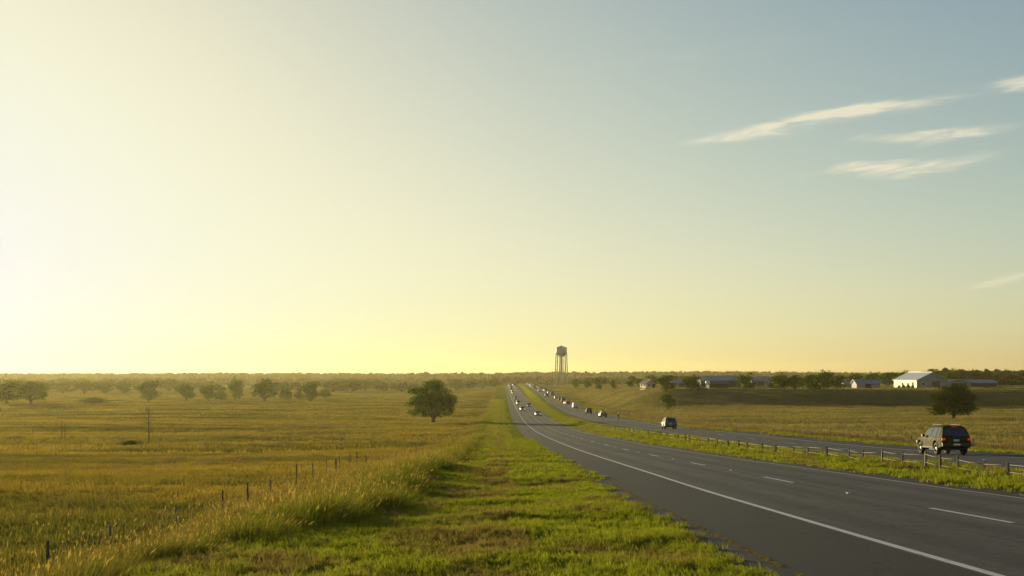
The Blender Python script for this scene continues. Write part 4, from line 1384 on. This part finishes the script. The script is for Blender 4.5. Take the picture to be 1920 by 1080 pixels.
gable('machine_shed', 'long machine shed with pale blue grey roof behind the round tree', 'shed', X_, 548, 13, 17, 3.0, 4.8, R(90), M['dark_wall'], M['lilac_roof'], doors=[('left', -3, 0, 7, 2.6)])
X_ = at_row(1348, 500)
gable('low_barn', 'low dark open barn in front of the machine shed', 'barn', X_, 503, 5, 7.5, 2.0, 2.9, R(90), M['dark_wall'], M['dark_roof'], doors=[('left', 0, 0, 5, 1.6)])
X_ = at_row(1432, 560)
gable('blue_shed', 'blue grey shed right of the dense round tree', 'shed', X_, 566, 9, 10, 3.2, 4.6, R(90), M['grey_wall'], M['lilac_roof'], doors=[('left', 1, 0, 3, 2.6)])
X_ = at_row(1458, 520)
gable('dark_shed', 'small dark shed at the left end of the farm grove', 'shed', X_, 523, 5.0, 6.0, 2.2, 3.6, R(90), M['dark_wall'], M['dark_roof'])
X_ = at_row(1281, 560)
gable('tractor_shed', 'low lilac roofed shed between two farmyard trees', 'shed', X_, 566, 7, 9, 2.2, 3.4, R(90), M['grey_wall'], M['lilac_roof'], doors=[('left', 0, 0, 3, 1.8)])
X_ = at_row(1217, 520)
gable('farmhouse', 'small farmhouse with dark roof and sunlit yellow side wall', 'house', X_, 523, 4.6, 6.0, 2.2, 3.8, R(18), M['house_wall'], M['dark_roof'],
      doors=[('front', 1.0, 0, 0.95, 2.0)], windows=[('left', -1.5, 0.9, 1.0, 1.1), ('left', 1.5, 0.9, 1.0, 1.1), ('front', -1.1, 0.9, 1.0, 1.1)])
X_, Y_, _ = from_photo(760, 727)
gable('cottage', 'tiny pale house on the far plain left of the lone oak', 'house', X_, Y_, 9, 12, 3, 5.2, R(70), M['trim'], M['dark_roof'], windows=[('left', 0, 1, 1.4, 1.3)])
# golden storage tank on legs
X_, Y_, Z_ = at_row(1327, 492), 492, gz(at_row(1327, 492), 492)
st = tag(empty('storage_tank', (X_, Y_, Z_)), 'round pale storage tank on legs glowing in the sun before the machine shed', 'tank')
M['pale_tank'] = simple_mat('pale_painted_tank', (0.70, 0.60, 0.38), 0.35, var=0.06)
MB().lathe([(0.0, 1.3), (0.5, 1.36), (0.78, 1.7), (0.84, 2.05), (0.84, 2.5), (0.7, 2.85), (0.4, 3.05), (0, 3.1)], 20).build('tank', M['pale_tank'], st, smooth=True)
for k in range(4):
    a = math.pi / 4 + k * math.pi / 2
    MB().tube([(.75 * math.cos(a), .75 * math.sin(a), -.3), (.6 * math.cos(a), .6 * math.sin(a), 1.7)], 0.06, 6).build('leg', M['steel'], st)

# ------------------------------------------------------------------ vehicles
def paint(name, col, metal=0.35, rough=0.28):
    return simple_mat(name, col, rough, metal=metal, var=0.06, scale=2.0, coat=0.0, spec=0.12)


M['paint_black_sun_gold'] = paint('black_car_paint_sun_gold', (0.045, 0.031, 0.006), 0.0, 0.63)  # black paint with golden sun reflection put into base colour and specular tint
for _n in M['paint_black_sun_gold'].node_tree.nodes:
    if _n.type == 'BSDF_PRINCIPLED':
        _n.inputs['Specular Tint'].default_value = (1.0, 0.72, 0.25, 1)
        _n.inputs['Specular IOR Level'].default_value = 0.035
M['paint_charcoal'] = paint('charcoal_car_paint', (0.10, 0.10, 0.105), 0.0, 0.6)
M['paint_silver'] = paint('silver_car_paint', (0.20, 0.20, 0.20), 0.4, 0.4)
M['paint_white'] = paint('white_car_paint', (0.55, 0.54, 0.50), 0.0, 0.4)
M['paint_red'] = paint('dark_red_car_paint', (0.18, 0.02, 0.015))
M['paint_blue'] = paint('blue_car_paint', (0.03, 0.06, 0.14))
M['paint_tan'] = paint('tan_car_paint', (0.35, 0.28, 0.16))
M['paint_orange'] = paint('orange_load_paint', (0.65, 0.30, 0.04), 0.0)
M['tyre'] = simple_mat('tyre_rubber', (0.018, 0.017, 0.016), 0.85)
M['rim'] = simple_mat('alloy_rim', (0.45, 0.44, 0.42), 0.25, metal=0.9)
M['car_glass'] = simple_mat('tinted_car_glass', (0.012, 0.014, 0.015), 0.04, var=0.02, spec=0.9)
M['plastic'] = simple_mat('black_trim_plastic', (0.015, 0.015, 0.015), 0.6)
M['tail_lamp'] = simple_mat('lit_tail_lamp', (0.45, 0.02, 0.01), 0.3, emit=(1.0, 0.08, 0.02), emit_s=0.15)
M['tail_dim'] = simple_mat('red_tail_lamp', (0.40, 0.02, 0.01), 0.3)
M['head_lamp'] = simple_mat('lit_head_lamp', (0.8, 0.8, 0.75), 0.2, emit=(1.0, 0.95, 0.8), emit_s=0.8)
M['plate'] = simple_mat('number_plate', (0.42, 0.47, 0.58), 0.4)
M['chrome'] = simple_mat('chrome_badge', (0.55, 0.57, 0.62), 0.15, metal=1.0)

SPECS = {
    'suv': dict(L=4.95, W=1.88, H=1.80, R=.385, yw=(1.02, 3.95), zb=.40, belt=1.06, wr=.62,
                top=[(0, .98), (.05, 1.08), (.36, 1.66), (.50, 1.75), (.95, 1.79), (1.9, 1.80), (2.55, 1.77), (2.85, 1.69), (3.62, 1.14), (3.8, 1.10), (4.55, 1.03), (4.82, .93), (4.95, .74)],
                side=[(.50, .98), (1.08, 1.95), (2.05, 3.02)], rear=(.085, .345), front=(2.93, 3.56)),
    'sedan': dict(L=4.7, W=1.82, H=1.44, R=.32, yw=(.95, 3.72), zb=.28, belt=.88, wr=.60,
                  top=[(0, .84), (.06, .93), (.75, .96), (1.35, 1.36), (1.7, 1.43), (2.3, 1.44), (2.75, 1.38), (3.45, .96), (3.6, .92), (4.4, .80), (4.62, .72), (4.7, .58)],
                  side=[(1.15, 1.95), (2.03, 2.9)], rear=(.82, 1.28), front=(2.82, 3.38)),
    'pickup': dict(L=5.5, W=1.96, H=1.84, R=.39, yw=(1.15, 4.5), zb=.46, belt=1.12, wr=.70,
                   top=[(0, 1.10), (.04, 1.14), (1.92, 1.14), (2.0, 1.2), (2.14, 1.74), (2.3, 1.82), (2.9, 1.84), (3.3, 1.80), (3.95, 1.2), (4.1, 1.16), (5.1, 1.08), (5.38, 1.0), (5.5, .8)],
                   side=[(2.28, 2.8), (2.88, 3.42)], rear=(2.02, 2.12), front=(3.4, 3.88)),
    'van': dict(L=5.3, W=1.98, H=2.15, R=.36, yw=(1.0, 4.3), zb=.38, belt=1.15, wr=.82,
                top=[(0, 1.3), (.03, 1.9), (.12, 2.1), (.6, 2.15), (3.4, 2.15), (3.8, 2.05), (4.5, 1.25), (4.65, 1.15), (5.1, 1.0), (5.3, .75)],
                side=[(3.2, 4.0)], rear=(.032, .1), front=(3.9, 4.42)),
}
CAR_CACHE = {}


def car_parts(kind, step):
    key = (kind, step)
    if key in CAR_CACHE:
        return CAR_CACHE[key]
    S = SPECS[kind]
    L, hw, H = S['L'], S['W'] / 2, S['H']
    topf = pchip(*zip(*S['top']))
    axle = S['R']
    AR = S['R'] + 0.065

    def halfw(y):
        return hw * (1 - 0.055 * (1 - sstep(0, .35, y)) - 0.16 * sstep(L - .75, L, y))

    def zbot(y):
        z = S['zb'] + 0.10 * (1 - sstep(0, .35, y)) + 0.06 * sstep(L - .6, L, y)
        for w in S['yw']:
            d = AR * AR - (y - w)**2
            if d > 0:
                z = max(z, axle + math.sqrt(d))
        return z

    def sect(y):
        zt = float(topf(y))
        zbelt = min(S['belt'] - 0.05 * float(sstep(L * .7, L, y)), zt - 0.02)
        f = float(np.clip((zt - zbelt) / (H - S['belt']), 0, 1))
        w = float(halfw(y))
        wr = w * .93 + (S['wr'] - w * .93) * f
        z0 = min(zbot(y), zbelt - 0.08)
        wide = 0.035 if any(abs(y - q) < AR + .05 for q in S['yw']) else 0.0
        return [(0.0, z0), (w * .95, z0), (w + wide, z0 + .05), (w * (.975 if not wide else 1.0), z0 + (zbelt - z0) * .45), (w * .995, z0 + (zbelt - z0) * .8), (w * .965, zbelt),
                (wr + .03, zt - .075 * max(f, .25)), (wr - .03, zt - .02), (wr * .6, zt + .006), (0.0, zt + .014)]
    ys_ = sorted(set([0.0, 0.02, L - .02, L] + list(np.arange(step, L, step)) + [w + s * AR * c for w in S['yw'] for s in (-1, 1) for c in (1.0, .995, .97, .9, .8)] + [p[0] for p in S['top']]))
    ys_ = [y for y in ys_ if 0 <= y <= L]
    secs = [sect(y) for y in ys_]
    n = len(secs[0])
    V, F = [], []
    for y, s in zip(ys_, secs):
        V += [(x, y - L / 2, z) for x, z in s] + [(-x, y - L / 2, z) for x, z in s]
    m = 2 * n
    for i in range(len(ys_) - 1):
        for k in range(n - 1):
            a, b_, c, d = i * m + k, i * m + k + 1, (i + 1) * m + k + 1, (i + 1) * m + k
            F.append((a, d, c, b_))
            F.append((a + n, b_ + n, c + n, d + n))
    e = (len(ys_) - 1) * m
    F.append(tuple(range(0, n)) + tuple(range(2 * n - 2, n, -1)))
    F.append(tuple(e + k for k in list(range(n - 1, -1, -1)) + list(range(n + 1, 2 * n - 1))))
    P = {}
    body = MB().add(V, F)
    P['body'] = body.mesh('body', angle=38)

    def side_pt(y, s, sx):
        q = sect(y)
        (x0, z0), (x1, z1) = q[5], q[6]
        return (sx * (x0 + (x1 - x0) * s + .012), y - L / 2, z0 + (z1 - z0) * s + .004)

    def quadgrid(fn, nu, nv, flip=False):
        Vv = [fn(i / nu, j / nv) for j in range(nv + 1) for i in range(nu + 1)]
        Ff = []
        for j in range(nv):
            for i in range(nu):
                a = j * (nu + 1) + i
                f = (a, a + 1, a + nu + 2, a + nu + 1)
                Ff.append(f[::-1] if flip else f)
        return MB().add(Vv, Ff)
    P['side_window'] = []
    for (a, b_) in S['side']:
        for sx in (-1, 1):
            P['side_window'].append(quadgrid(lambda u, v: side_pt(a + (b_ - a) * u, .07 + .83 * v, sx), 6, 3, sx < 0).mesh('side_window', smooth=True))

    def top_pt(y, u, dy):
        q = sect(y)
        x = q[7][0] * u * .93
        return (x, y - L / 2 + dy, q[7][1] + .022 + .010 * (1 - abs(u)))
    a, b_ = S['rear']
    P['rear_window'] = quadgrid(lambda u, v: top_pt(a + (b_ - a) * v, 2 * u - 1, -.014), 4, 3).mesh('rear_window', smooth=True)
    a2, b2 = S['front']
    P['windshield'] = quadgrid(lambda u, v: top_pt(a2 + (b2 - a2) * v, 2 * u - 1, .012), 4, 4).mesh('windshield', smooth=True)
    rb = float(halfw(0))
    zl = S['belt'] - .12
    P['tail_lamp'] = [MB().box((sx * (rb - .10), -L / 2 - .005, zl + (.02 if kind != 'van' else .1)), (.20, .07, .13)).mesh('tail_lamp') for sx in (-1, 1)]
    fw = float(halfw(L))
    zh = float(topf(L - .12)) - .16
    P['head_lamp'] = [MB().box((sx * (fw - .12), L / 2 - .03, zh), (.30, .10, .14)).mesh('head_lamp') for sx in (-1, 1)]
    P['rear_bumper'] = MB().box((0, -L / 2 - .02, S['zb'] + .22), (2 * rb - .02, .16, .20)).mesh('rear_bumper')
    P['front_bumper'] = MB().box((0, L / 2 + .0, S['zb'] + .12), (2 * fw - .05, .14, .18)).mesh('front_bumper')
    P['grille'] = MB().box((0, L / 2 + .012, zh - .06), (fw * 1.1, .05, .20)).mesh('grille')
    P['plate'] = MB().box((0, -L / 2 - .02, zl - (.05 if kind in ('suv', 'pickup') else .08)), (.34, .03, .13)).mesh('number_plate')
    P['badge'] = MB().box((0, -L / 2 - .105, S['zb'] + .24), (.42, .02, .08)).mesh('chrome_strip')
    P['underbody'] = MB().box((0, 0, S['zb'] + .02), (2 * hw - .62, L - .7, .26)).mesh('underbody')
    tw = .25
    R_ = S['R']
    ty = MB().lathe([(R_ * .62, -tw / 2), (R_ * .9, -tw / 2), (R_, -tw * .34), (R_, tw * .34), (R_ * .9, tw / 2), (R_ * .62, tw / 2)], 24, axis='x')
    P['wheel'] = ty.mesh('wheel', smooth=True, angle=50)
    rm = MB().lathe([(R_ * .60, tw * .40), (R_ * .66, tw * .47), (R_ * .60, tw * .47)], 20, axis='x')
    for k in range(5):
        t = 2 * math.pi * k / 5
        c_, s_ = math.cos(t), math.sin(t)
        w_ = R_ * .10
        rm.add([(tw * .45, c_ * R_ * .1 - s_ * w_, s_ * R_ * .1 + c_ * w_), (tw * .45, c_ * R_ * .1 + s_ * w_, s_ * R_ * .1 - c_ * w_), (tw * .45, c_ * R_ * .62 + s_ * w_ * .8, s_ * R_ * .62 - c_ * w_ * .8), (tw * .45, c_ * R_ * .62 - s_ * w_ * .8, s_ * R_ * .62 + c_ * w_ * .8)], [(3, 2, 1, 0), (0, 1, 2, 3)])
    rm.lathe([(0, tw * .48), (R_ * .18, tw * .46)], 12, axis='x')
    rm.lathe([(0, tw * .2), (R_ * .62, tw * .2)], 16, axis='x')
    P['rim'] = rm.mesh('rim')
    ym = S['side'][-1][1] - L / 2 - .05
    xm = hw + .10
    P['mirror'] = [MB().box((sx * xm, ym, S['belt'] + .11), (.20, .13, .17), taper=.8).mesh('mirror') for sx in (-1, 1)]
    P['roof_rail'] = []
    if kind == 'suv':
        for sx in (-1, 1):
            P['roof_rail'].append(MB().tube([(sx * .54, .70 - L / 2, 1.765), (sx * .55, .9 - L / 2, 1.83), (sx * .55, 2.4 - L / 2, 1.84), (sx * .54, 2.6 - L / 2, 1.765)], .022, 6).mesh('roof_rail', smooth=True))
    P['handle'] = []
    for (a, b_) in S['side'][-2:]:
        for sx in (-1, 1):
            P['handle'].append(MB().box((sx * (hw - .002), a + .16 - L / 2, S['belt'] - .13), (.04, .20, .04)).mesh('door_handle'))
    P['seam'] = []
    for (a, b_) in S['side'][-2:]:
        for sx in (-1, 1):
            for yy in (a - .03, b_ + .03):
                q = [sect(yy)[k] for k in (3, 4, 5)]
                P['seam'].append(MB().add([(sx * (x + .004), yy - L / 2 + dy, z) for x, z in q for dy in (-.008, .008)], [(0, 1, 3, 2), (2, 3, 5, 4)]).mesh('door_seam'))
    P['skirt'] = [MB().box((sx * (hw - .03), (S['yw'][0] + S['yw'][1]) / 2 - L / 2, S['zb'] + .05), (.09, S['yw'][1] - S['yw'][0] - 2 * AR - .06, .09)).mesh('side_step') for sx in (-1, 1)]
    P['exhaust'] = MB().tube([(.55, -L / 2 - .06, S['zb'] - .02), (.55, -L / 2 + .5, S['zb'] - .02)], .035, 8).mesh('exhaust_pipe')
    P['hi_lamp'] = MB().box((0, S['rear'][1] - L / 2 - .02, H - .075), (.30, .05, .035)).mesh('brake_lamp') if kind == 'suv' else None
    P['bed'] = MB().box((0, 1.0 - L / 2, 1.165), (1.5, 1.7, .02)).mesh('cargo_bed') if kind == 'pickup' else None
    CAR_CACHE[key] = P
    return P


def car(name, kind, label, cat, x, y, heading, body_mat, full=True, lit_tail=False, head=False, group=None, step=.09):
    """heading 1 = away from the camera along the road, -1 = towards it."""
    S = SPECS[kind]
    P = car_parts(kind, step)
    z = float(road_z(x, y)) + 0.021
    slope = float(road_z(x, y + 1.5) - road_z(x, y - 1.5)) / 3.0
    o = empty(name, (x, y, z))
    rz = 0.0 if heading > 0 else math.pi
    o.rotation_euler = Matrix.Rotation(math.atan(slope), 4, 'X').to_3x3().to_4x4().__matmul__(Matrix.Rotation(rz, 4, 'Z')).to_euler()
    tag(o, label, cat, group)

    def add(nm, me, mat, parent=o):
        ob = bpy.data.objects.new(nm, me)
        if len(me.materials) == 0:
            me.materials.append(mat)
        ob.parent = parent
        C.objects.link(ob)
        if me.materials[0] != mat:
            ob.material_slots[0].link = 'OBJECT'
            ob.material_slots[0].material = mat
        return ob
    b = add('body', P['body'], body_mat)
    for w in P['side_window']:
        add('side_window', w, M['car_glass'])
    add('rear_window', P['rear_window'], M['car_glass'])
    add('windshield', P['windshield'], M['car_glass'])
    for t in P['tail_lamp']:
        add('tail_lamp', t, M['tail_lamp'] if lit_tail else M['tail_dim'])
    for t in P['head_lamp']:
        add('head_lamp', t, M['head_lamp'] if head else M['trim'])
    add('underbody', P['underbody'], M['plastic'])
    for sx in (-1, 1):
        for yw in S['yw']:
            w = add('wheel', P['wheel'], M['tyre'])
            w.location = (sx * (S['W'] / 2 - .135), yw - S['L'] / 2, S['R'])
            rim = add('rim', P['rim'], M['rim'], w)
            if sx < 0:
                rim.rotation_euler = (0, 0, math.pi)
    add('rear_bumper', P['rear_bumper'], M['plastic'])
    add('front_bumper', P['front_bumper'], M['plastic'])
    add('number_plate', P['plate'], M['plate'])
    for t in P['mirror']:
        add('mirror', t, M['plastic'])
    if P['bed']:
        add('cargo_bed', P['bed'], M['plastic'])
    if full:
        add('grille', P['grille'], M['plastic'])
        add('chrome_strip', P['badge'], M['chrome'])
        for t in P['roof_rail']:
            add('roof_rail', t, M['plastic'])
        for t in P['handle']:
            add('door_handle', t, M['chrome'])
        for t in P['seam']:
            add('door_seam', t, M['plastic'])
        for t in P['skirt']:
            add('side_step', t, M['chrome'])
        add('exhaust_pipe', P['exhaust'], M['plastic'])
        if P['hi_lamp']:
            add('brake_lamp', P['hi_lamp'], M['tail_lamp'])
    return o


def y_for_row(x, row):
    """distance along the carriageway at which its surface shows at this photo row"""
    Ys = np.linspace(30, 1250, 6000)
    rows = HOR + FOC * (EYE - road_z(x, Ys)) / Ys
    return float(Ys[np.argmin(np.abs(rows - row))])


LR = 27.6   # right lane of the far carriageway
car('sport_utility_car', 'suv', 'black SUV with lit red tail lamps driving away in the far carriageway, the nearest vehicle', 'car', 27.75, y_for_row(27.75, 853.5) + 2.3, 1, M['paint_black_sun_gold'], lit_tail=True, step=.05)
car('sport_utility_car', 'suv', 'dark grey SUV driving away in the inner lane of the far carriageway, second nearest vehicle', 'car', 25.4, y_for_row(25.4, 805) + 2.3, 1, M['paint_charcoal'], step=.05)

GL = 'oncoming vehicles strung out towards the crest'
left_cars = [  # photo x, row of the tyres, kind, paint, label
    (1010, 779, 'sedan', 'paint_silver', 'silver sedan in the inner lane, nearest of the oncoming vehicles', 'car'),
    (987, 770.5, 'suv', 'paint_silver', 'silver SUV second nearest of the oncoming vehicles', 'car'),
    (993.5, 763.5, 'suv', 'paint_black_sun_gold', 'black SUV in the inner lane just behind the nearest oncoming silver SUV', 'car'),
    (974.5, 759, 'van', 'paint_tan', 'tan van in the outer oncoming lane behind the nearest oncoming silver SUV', 'van'),
    (970, 749, 'suv', 'paint_charcoal', 'charcoal SUV following the tan van towards the camera', 'car'),
    (964.5, 738, 'sedan', 'paint_silver', 'silver sedan behind the charcoal oncoming SUV', 'car'),
    (962, 729.5, 'pickup', 'paint_black_sun_gold', 'black pickup near the crest in the inner oncoming lane', 'pickup truck'),
    (956.5, 728.5, 'sedan', 'paint_white', 'white sedan near the crest beside the black pickup', 'car'),
    (960.5, 725, 'suv', 'paint_silver', 'silver SUV just below the crest behind the black pickup', 'car'),
    (954, 723.3, 'van', 'paint_white', 'white van on the crest in the outer oncoming lane', 'van'),
    (961, 722.3, 'sedan', 'paint_red', 'dark red car on the crest in the inner oncoming lane', 'car'),
]
for px, row, kd, pm_, lb, ct in left_cars:
    xl = 11.4 if (px - VPX) / FOC * y_for_row(9.5, row) > 9.6 else 7.7
    car({'van': 'van', 'pickup truck': 'pickup_truck'}.get(ct, 'car'), kd, lb, ct, xl, y_for_row(xl, row) - 2.2, -1, M[pm_], full=False, head=True, group=GL, step=.18)
GRp = 'vehicles driving away towards the crest'
right_cars = [
    (1122, 783, 'pickup', 'paint_blue', 'blue pickup with an orange load, nearest of the far queue driving away', 'pickup truck'),
    (1099, 776, 'suv', 'paint_black_sun_gold', 'black SUV ahead of the blue pickup with the orange load', 'car'),
    (1077, 766, 'van', 'paint_white', 'white van ahead of the black SUV driving away', 'van'),
    (1066, 759.5, 'suv', 'paint_charcoal', 'charcoal SUV ahead of the white van in the outer lane', 'car'),
    (1058, 758, 'sedan', 'paint_silver', 'silver sedan beside the charcoal SUV in the inner lane', 'car'),
    (1050.5, 752, 'sedan', 'paint_black_sun_gold', 'black sedan ahead of the silver sedan driving away', 'car'),
    (1039, 747, 'sedan', 'paint_tan', 'tan sedan halfway up the far slope', 'car'),
    (1030, 742, 'van', 'paint_black_sun_gold', 'black van halfway up the far slope ahead of the tan sedan', 'van'),
    (1020.5, 735, 'suv', 'paint_charcoal', 'charcoal SUV high on the far slope', 'car'),
    (1016, 733.5, 'sedan', 'paint_white', 'white sedan high on the far slope in the inner lane', 'car'),
    (1011, 730, 'suv', 'paint_black_sun_gold', 'black SUV high on the far slope ahead of the charcoal one', 'car'),
    (1003.5, 727, 'pickup', 'paint_charcoal', 'grey pickup near the top of the far slope', 'pickup truck'),
    (995, 724.5, 'van', 'paint_white', 'white van near the top of the far slope', 'van'),
    (989, 723, 'sedan', 'paint_silver', 'silver sedan at the top of the far slope', 'car'),
    (984, 721.5, 'suv', 'paint_tan', 'tan SUV farthest of the queue driving away', 'car'),
]
for px, row, kd, pm_, lb, ct in right_cars:
    yy = y_for_row(25.4, row)
    xl = 23.6 if (px - VPX) / FOC * yy < 25.3 else 27.3
    o = car({'van': 'van', 'pickup truck': 'pickup_truck'}.get(ct, 'car'), kd, lb, ct, xl, y_for_row(xl, row) + 2.2, 1, M[pm_], full=False, group=GRp, step=.18)
    if lb.startswith('blue pickup with an orange'):
        ld = MB().box((-.15, -1.75, 1.47), (1.2, 1.3, .55), taper=.8)
        ld.tube([(.3, -2.2, 1.2), (.75, -1.6, 2.5)], .06, 6)
        ld.build('cargo_load', M['paint_orange'], o)

# the thick of the queue at the crest: a few pixels each and alike
for i, (xl, row) in enumerate(((7.7, 726.6), (11.3, 727.2), (7.6, 724.6), (11.4, 723.9), (7.7, 722.6), (11.3, 721.8), (11.4, 733), (7.6, 734.5), (11.3, 724.8), (7.7, 723.4), (11.4, 722.8), (7.6, 721.9))):
    car('car', ('sedan', 'suv', 'van')[i % 3], 'tiny oncoming vehicle in the dense queue at the road crest', 'car', xl, y_for_row(xl, row) - 2.2, -1, M[('paint_charcoal', 'paint_black_sun_gold', 'paint_silver')[(i * 2) % 3]], full=False, head=True, group='tiny oncoming vehicles at the crest', step=.18)
for i, (xl, row) in enumerate(((23.6, 744), (27.4, 738), (23.5, 729.5), (27.4, 728.2), (23.6, 726), (27.3, 725.2), (23.6, 722.4), (23.5, 734.5), (27.4, 733), (23.6, 727.6), (27.3, 726.4), (27.4, 723.8), (23.5, 724.9), (27.3, 722.6), (27.4, 755))):
    car('car', ('suv', 'sedan', 'van')[i % 3], 'tiny vehicle in the distant queue climbing away to the road crest', 'car', xl, y_for_row(xl, row) + 2.2, 1, M[('paint_charcoal', 'paint_tan', 'paint_black_sun_gold')[i % 3]], full=False, group='tiny vehicles climbing away to the crest', step=.18)

# ------------------------------------------------------------------ motorcycle and rider
MX = 27.0
MY = y_for_row(MX, 788.5)
MZ = float(road_z(MX, MY)) + 0.022
moto = tag(empty('motorcycle', (MX, MY, MZ)), 'dark motorcycle driving away behind the blue pickup', 'motorcycle')
for yy in (-.72, .72):
    w = MB().lathe([(.20, -.05), (.29, -.055), (.32, -.03), (.32, .03), (.29, .055), (.20, .05)], 18, axis='x').build('wheel', M['tyre'], moto, (0, yy, .32), smooth=True)
    MB().lathe([(0, -.03), (.21, -.03), (.21, .03), (0, .03)], 14, axis='x').build('rim', M['rim'], w)
MB().tube([(0, -.72, .32), (0, -.1, .45), (0, .25, .42)], [.05, .09, .10], 8).build('swing_arm', M['chrome'], moto)
MB().box((0, .05, .48), (.30, .42, .34), taper=.85).build('engine', M['plastic'], moto)
MB().lathe([(0, -.30), (.10, -.26), (.15, -.05), (.14, .16), (.0, .28)], 12, axis='x').build('fuel_tank', M['paint_black_sun_gold'], moto, (0, .22, .84), rz=R(90), smooth=True)
MB().tube([(0, -.85, .86), (0, -.55, .78), (0, -.1, .80)], [.06, .13, .12], 8).build('seat', M['plastic'], moto, smooth=True)
MB().tube([(.07, .72, .32), (.07, .45, 1.02)], .03, 6).tube([(-.07, .72, .32), (-.07, .45, 1.02)], .03, 6).build('front_fork', M['chrome'], moto)
MB().tube([(-.38, .30, 1.06), (-.15, .42, 1.04), (.15, .42, 1.04), (.38, .30, 1.06)], .018, 6).build('handlebar', M['chrome'], moto)
MB().box((0, .58, .92), (.20, .12, .20)).build('head_lamp', M['plastic'], moto)
MB().box((0, -.93, .80), (.12, .05, .07)).build('tail_lamp', M['tail_dim'], moto)
MB().tube([(.16, -.75, .36), (.16, .1, .34)], .045, 8).build('exhaust_pipe', M['chrome'], moto)


def rider():
    """One continuous skinned figure seated on the motorcycle."""
    J = {'pel': (0, -.30, .93, .15), 'spi': (0, -.24, 1.13, .15), 'che': (0, -.14, 1.34, .17), 'nec': (0, -.10, 1.52, .065), 'hea': (0, -.06, 1.63, .105), 'top': (0, -.05, 1.76, .085)}
    E = [('pel', 'spi'), ('spi', 'che'), ('che', 'nec'), ('nec', 'hea'), ('hea', 'top')]
    for s, q in ((-1, 'l'), (1, 'r')):
        J['sh' + q] = (s * .19, -.12, 1.43, .075)
        J['el' + q] = (s * .32, .05, 1.22, .05)
        J['wr' + q] = (s * .35, .25, 1.08, .036)
        J['ha' + q] = (s * .33, .33, 1.07, .04)
        J['hi' + q] = (s * .10, -.26, .90, .11)
        J['kn' + q] = (s * .20, .16, .78, .075)
        J['an' + q] = (s * .20, -.08, .40, .05)
        J['to' + q] = (s * .21, .10, .36, .045)
        E += [('che', 'sh' + q), ('sh' + q, 'el' + q), ('el' + q, 'wr' + q), ('wr' + q, 'ha' + q), ('pel', 'hi' + q), ('hi' + q, 'kn' + q), ('kn' + q, 'an' + q), ('an' + q, 'to' + q)]
    ks = list(J)
    me = bpy.data.meshes.new('person')
    me.from_pydata([J[k][:3] for k in ks], [(ks.index(a), ks.index(b)) for a, b in E], [])
    o = bpy.data.objects.new('person', me)
    C.objects.link(o)
    sk = o.modifiers.new('skin', 'SKIN')
    sv = me.skin_vertices[0].data
    for i, k in enumerate(ks):
        sv[i].radius = (J[k][3], J[k][3])
        sv[i].use_root = (k == 'pel')
    sb = o.modifiers.new('sub', 'SUBSURF')
    sb.levels = sb.render_levels = 1
    me.materials.append(simple_mat('dark_riding_clothes', (0.03, 0.028, 0.026), 0.8))
    o.location = (MX, MY, MZ)
    tag(o, 'motorcycle rider in dark clothes and pale helmet seen from behind', 'person')
    h = MB().lathe([(0, 1.50), (.10, 1.51), (.14, 1.58), (.15, 1.66), (.13, 1.76), (.08, 1.81), (0, 1.83)], 14).build('helmet', M['trim'], o, (0, -.06, 0), smooth=True)


rider()

# a parked blue car and a green tractor-sized trailer would be guesses: only the small blue vehicle by the farm trees is plain
X_, Y_, Z_ = from_photo(1312, 732.5)
o = car('car', 'sedan', 'small blue car parked by the farm trees left of the golden tank', 'car', 28, 400, 1, M['paint_blue'], full=False, step=.18)
o.location = (X_, Y_, gz(X_, Y_) + .02)
o.rotation_euler = (0, 0, R(80))

# ------------------------------------------------------------------ the evening haze
hm, hnt, hout = new_mat('evening_haze')
pv = hnt.nodes.new('ShaderNodeVolumePrincipled')
pv.inputs['Color'].default_value = (0.95, 0.83, 0.45, 1)
pv.inputs['Density'].default_value = HAZE_DENSITY
pv.inputs['Anisotropy'].default_value = 0.52
hnt.links.new(pv.outputs[0], hout.inputs['Volume'])
gzs = np.array([v.co.z for v in ground.data.vertices])
zlo, zhi = float(gzs.min()) - 1.2, max(float(gzs.max()) + 25.0, 50.0)
hz = MB().box((0, 2060, (zlo + zhi) / 2), (6100, 4400, zhi - zlo)).build('haze', hm)
tag(hz, 'thin golden evening haze lying over the whole plain', kind='stuff')
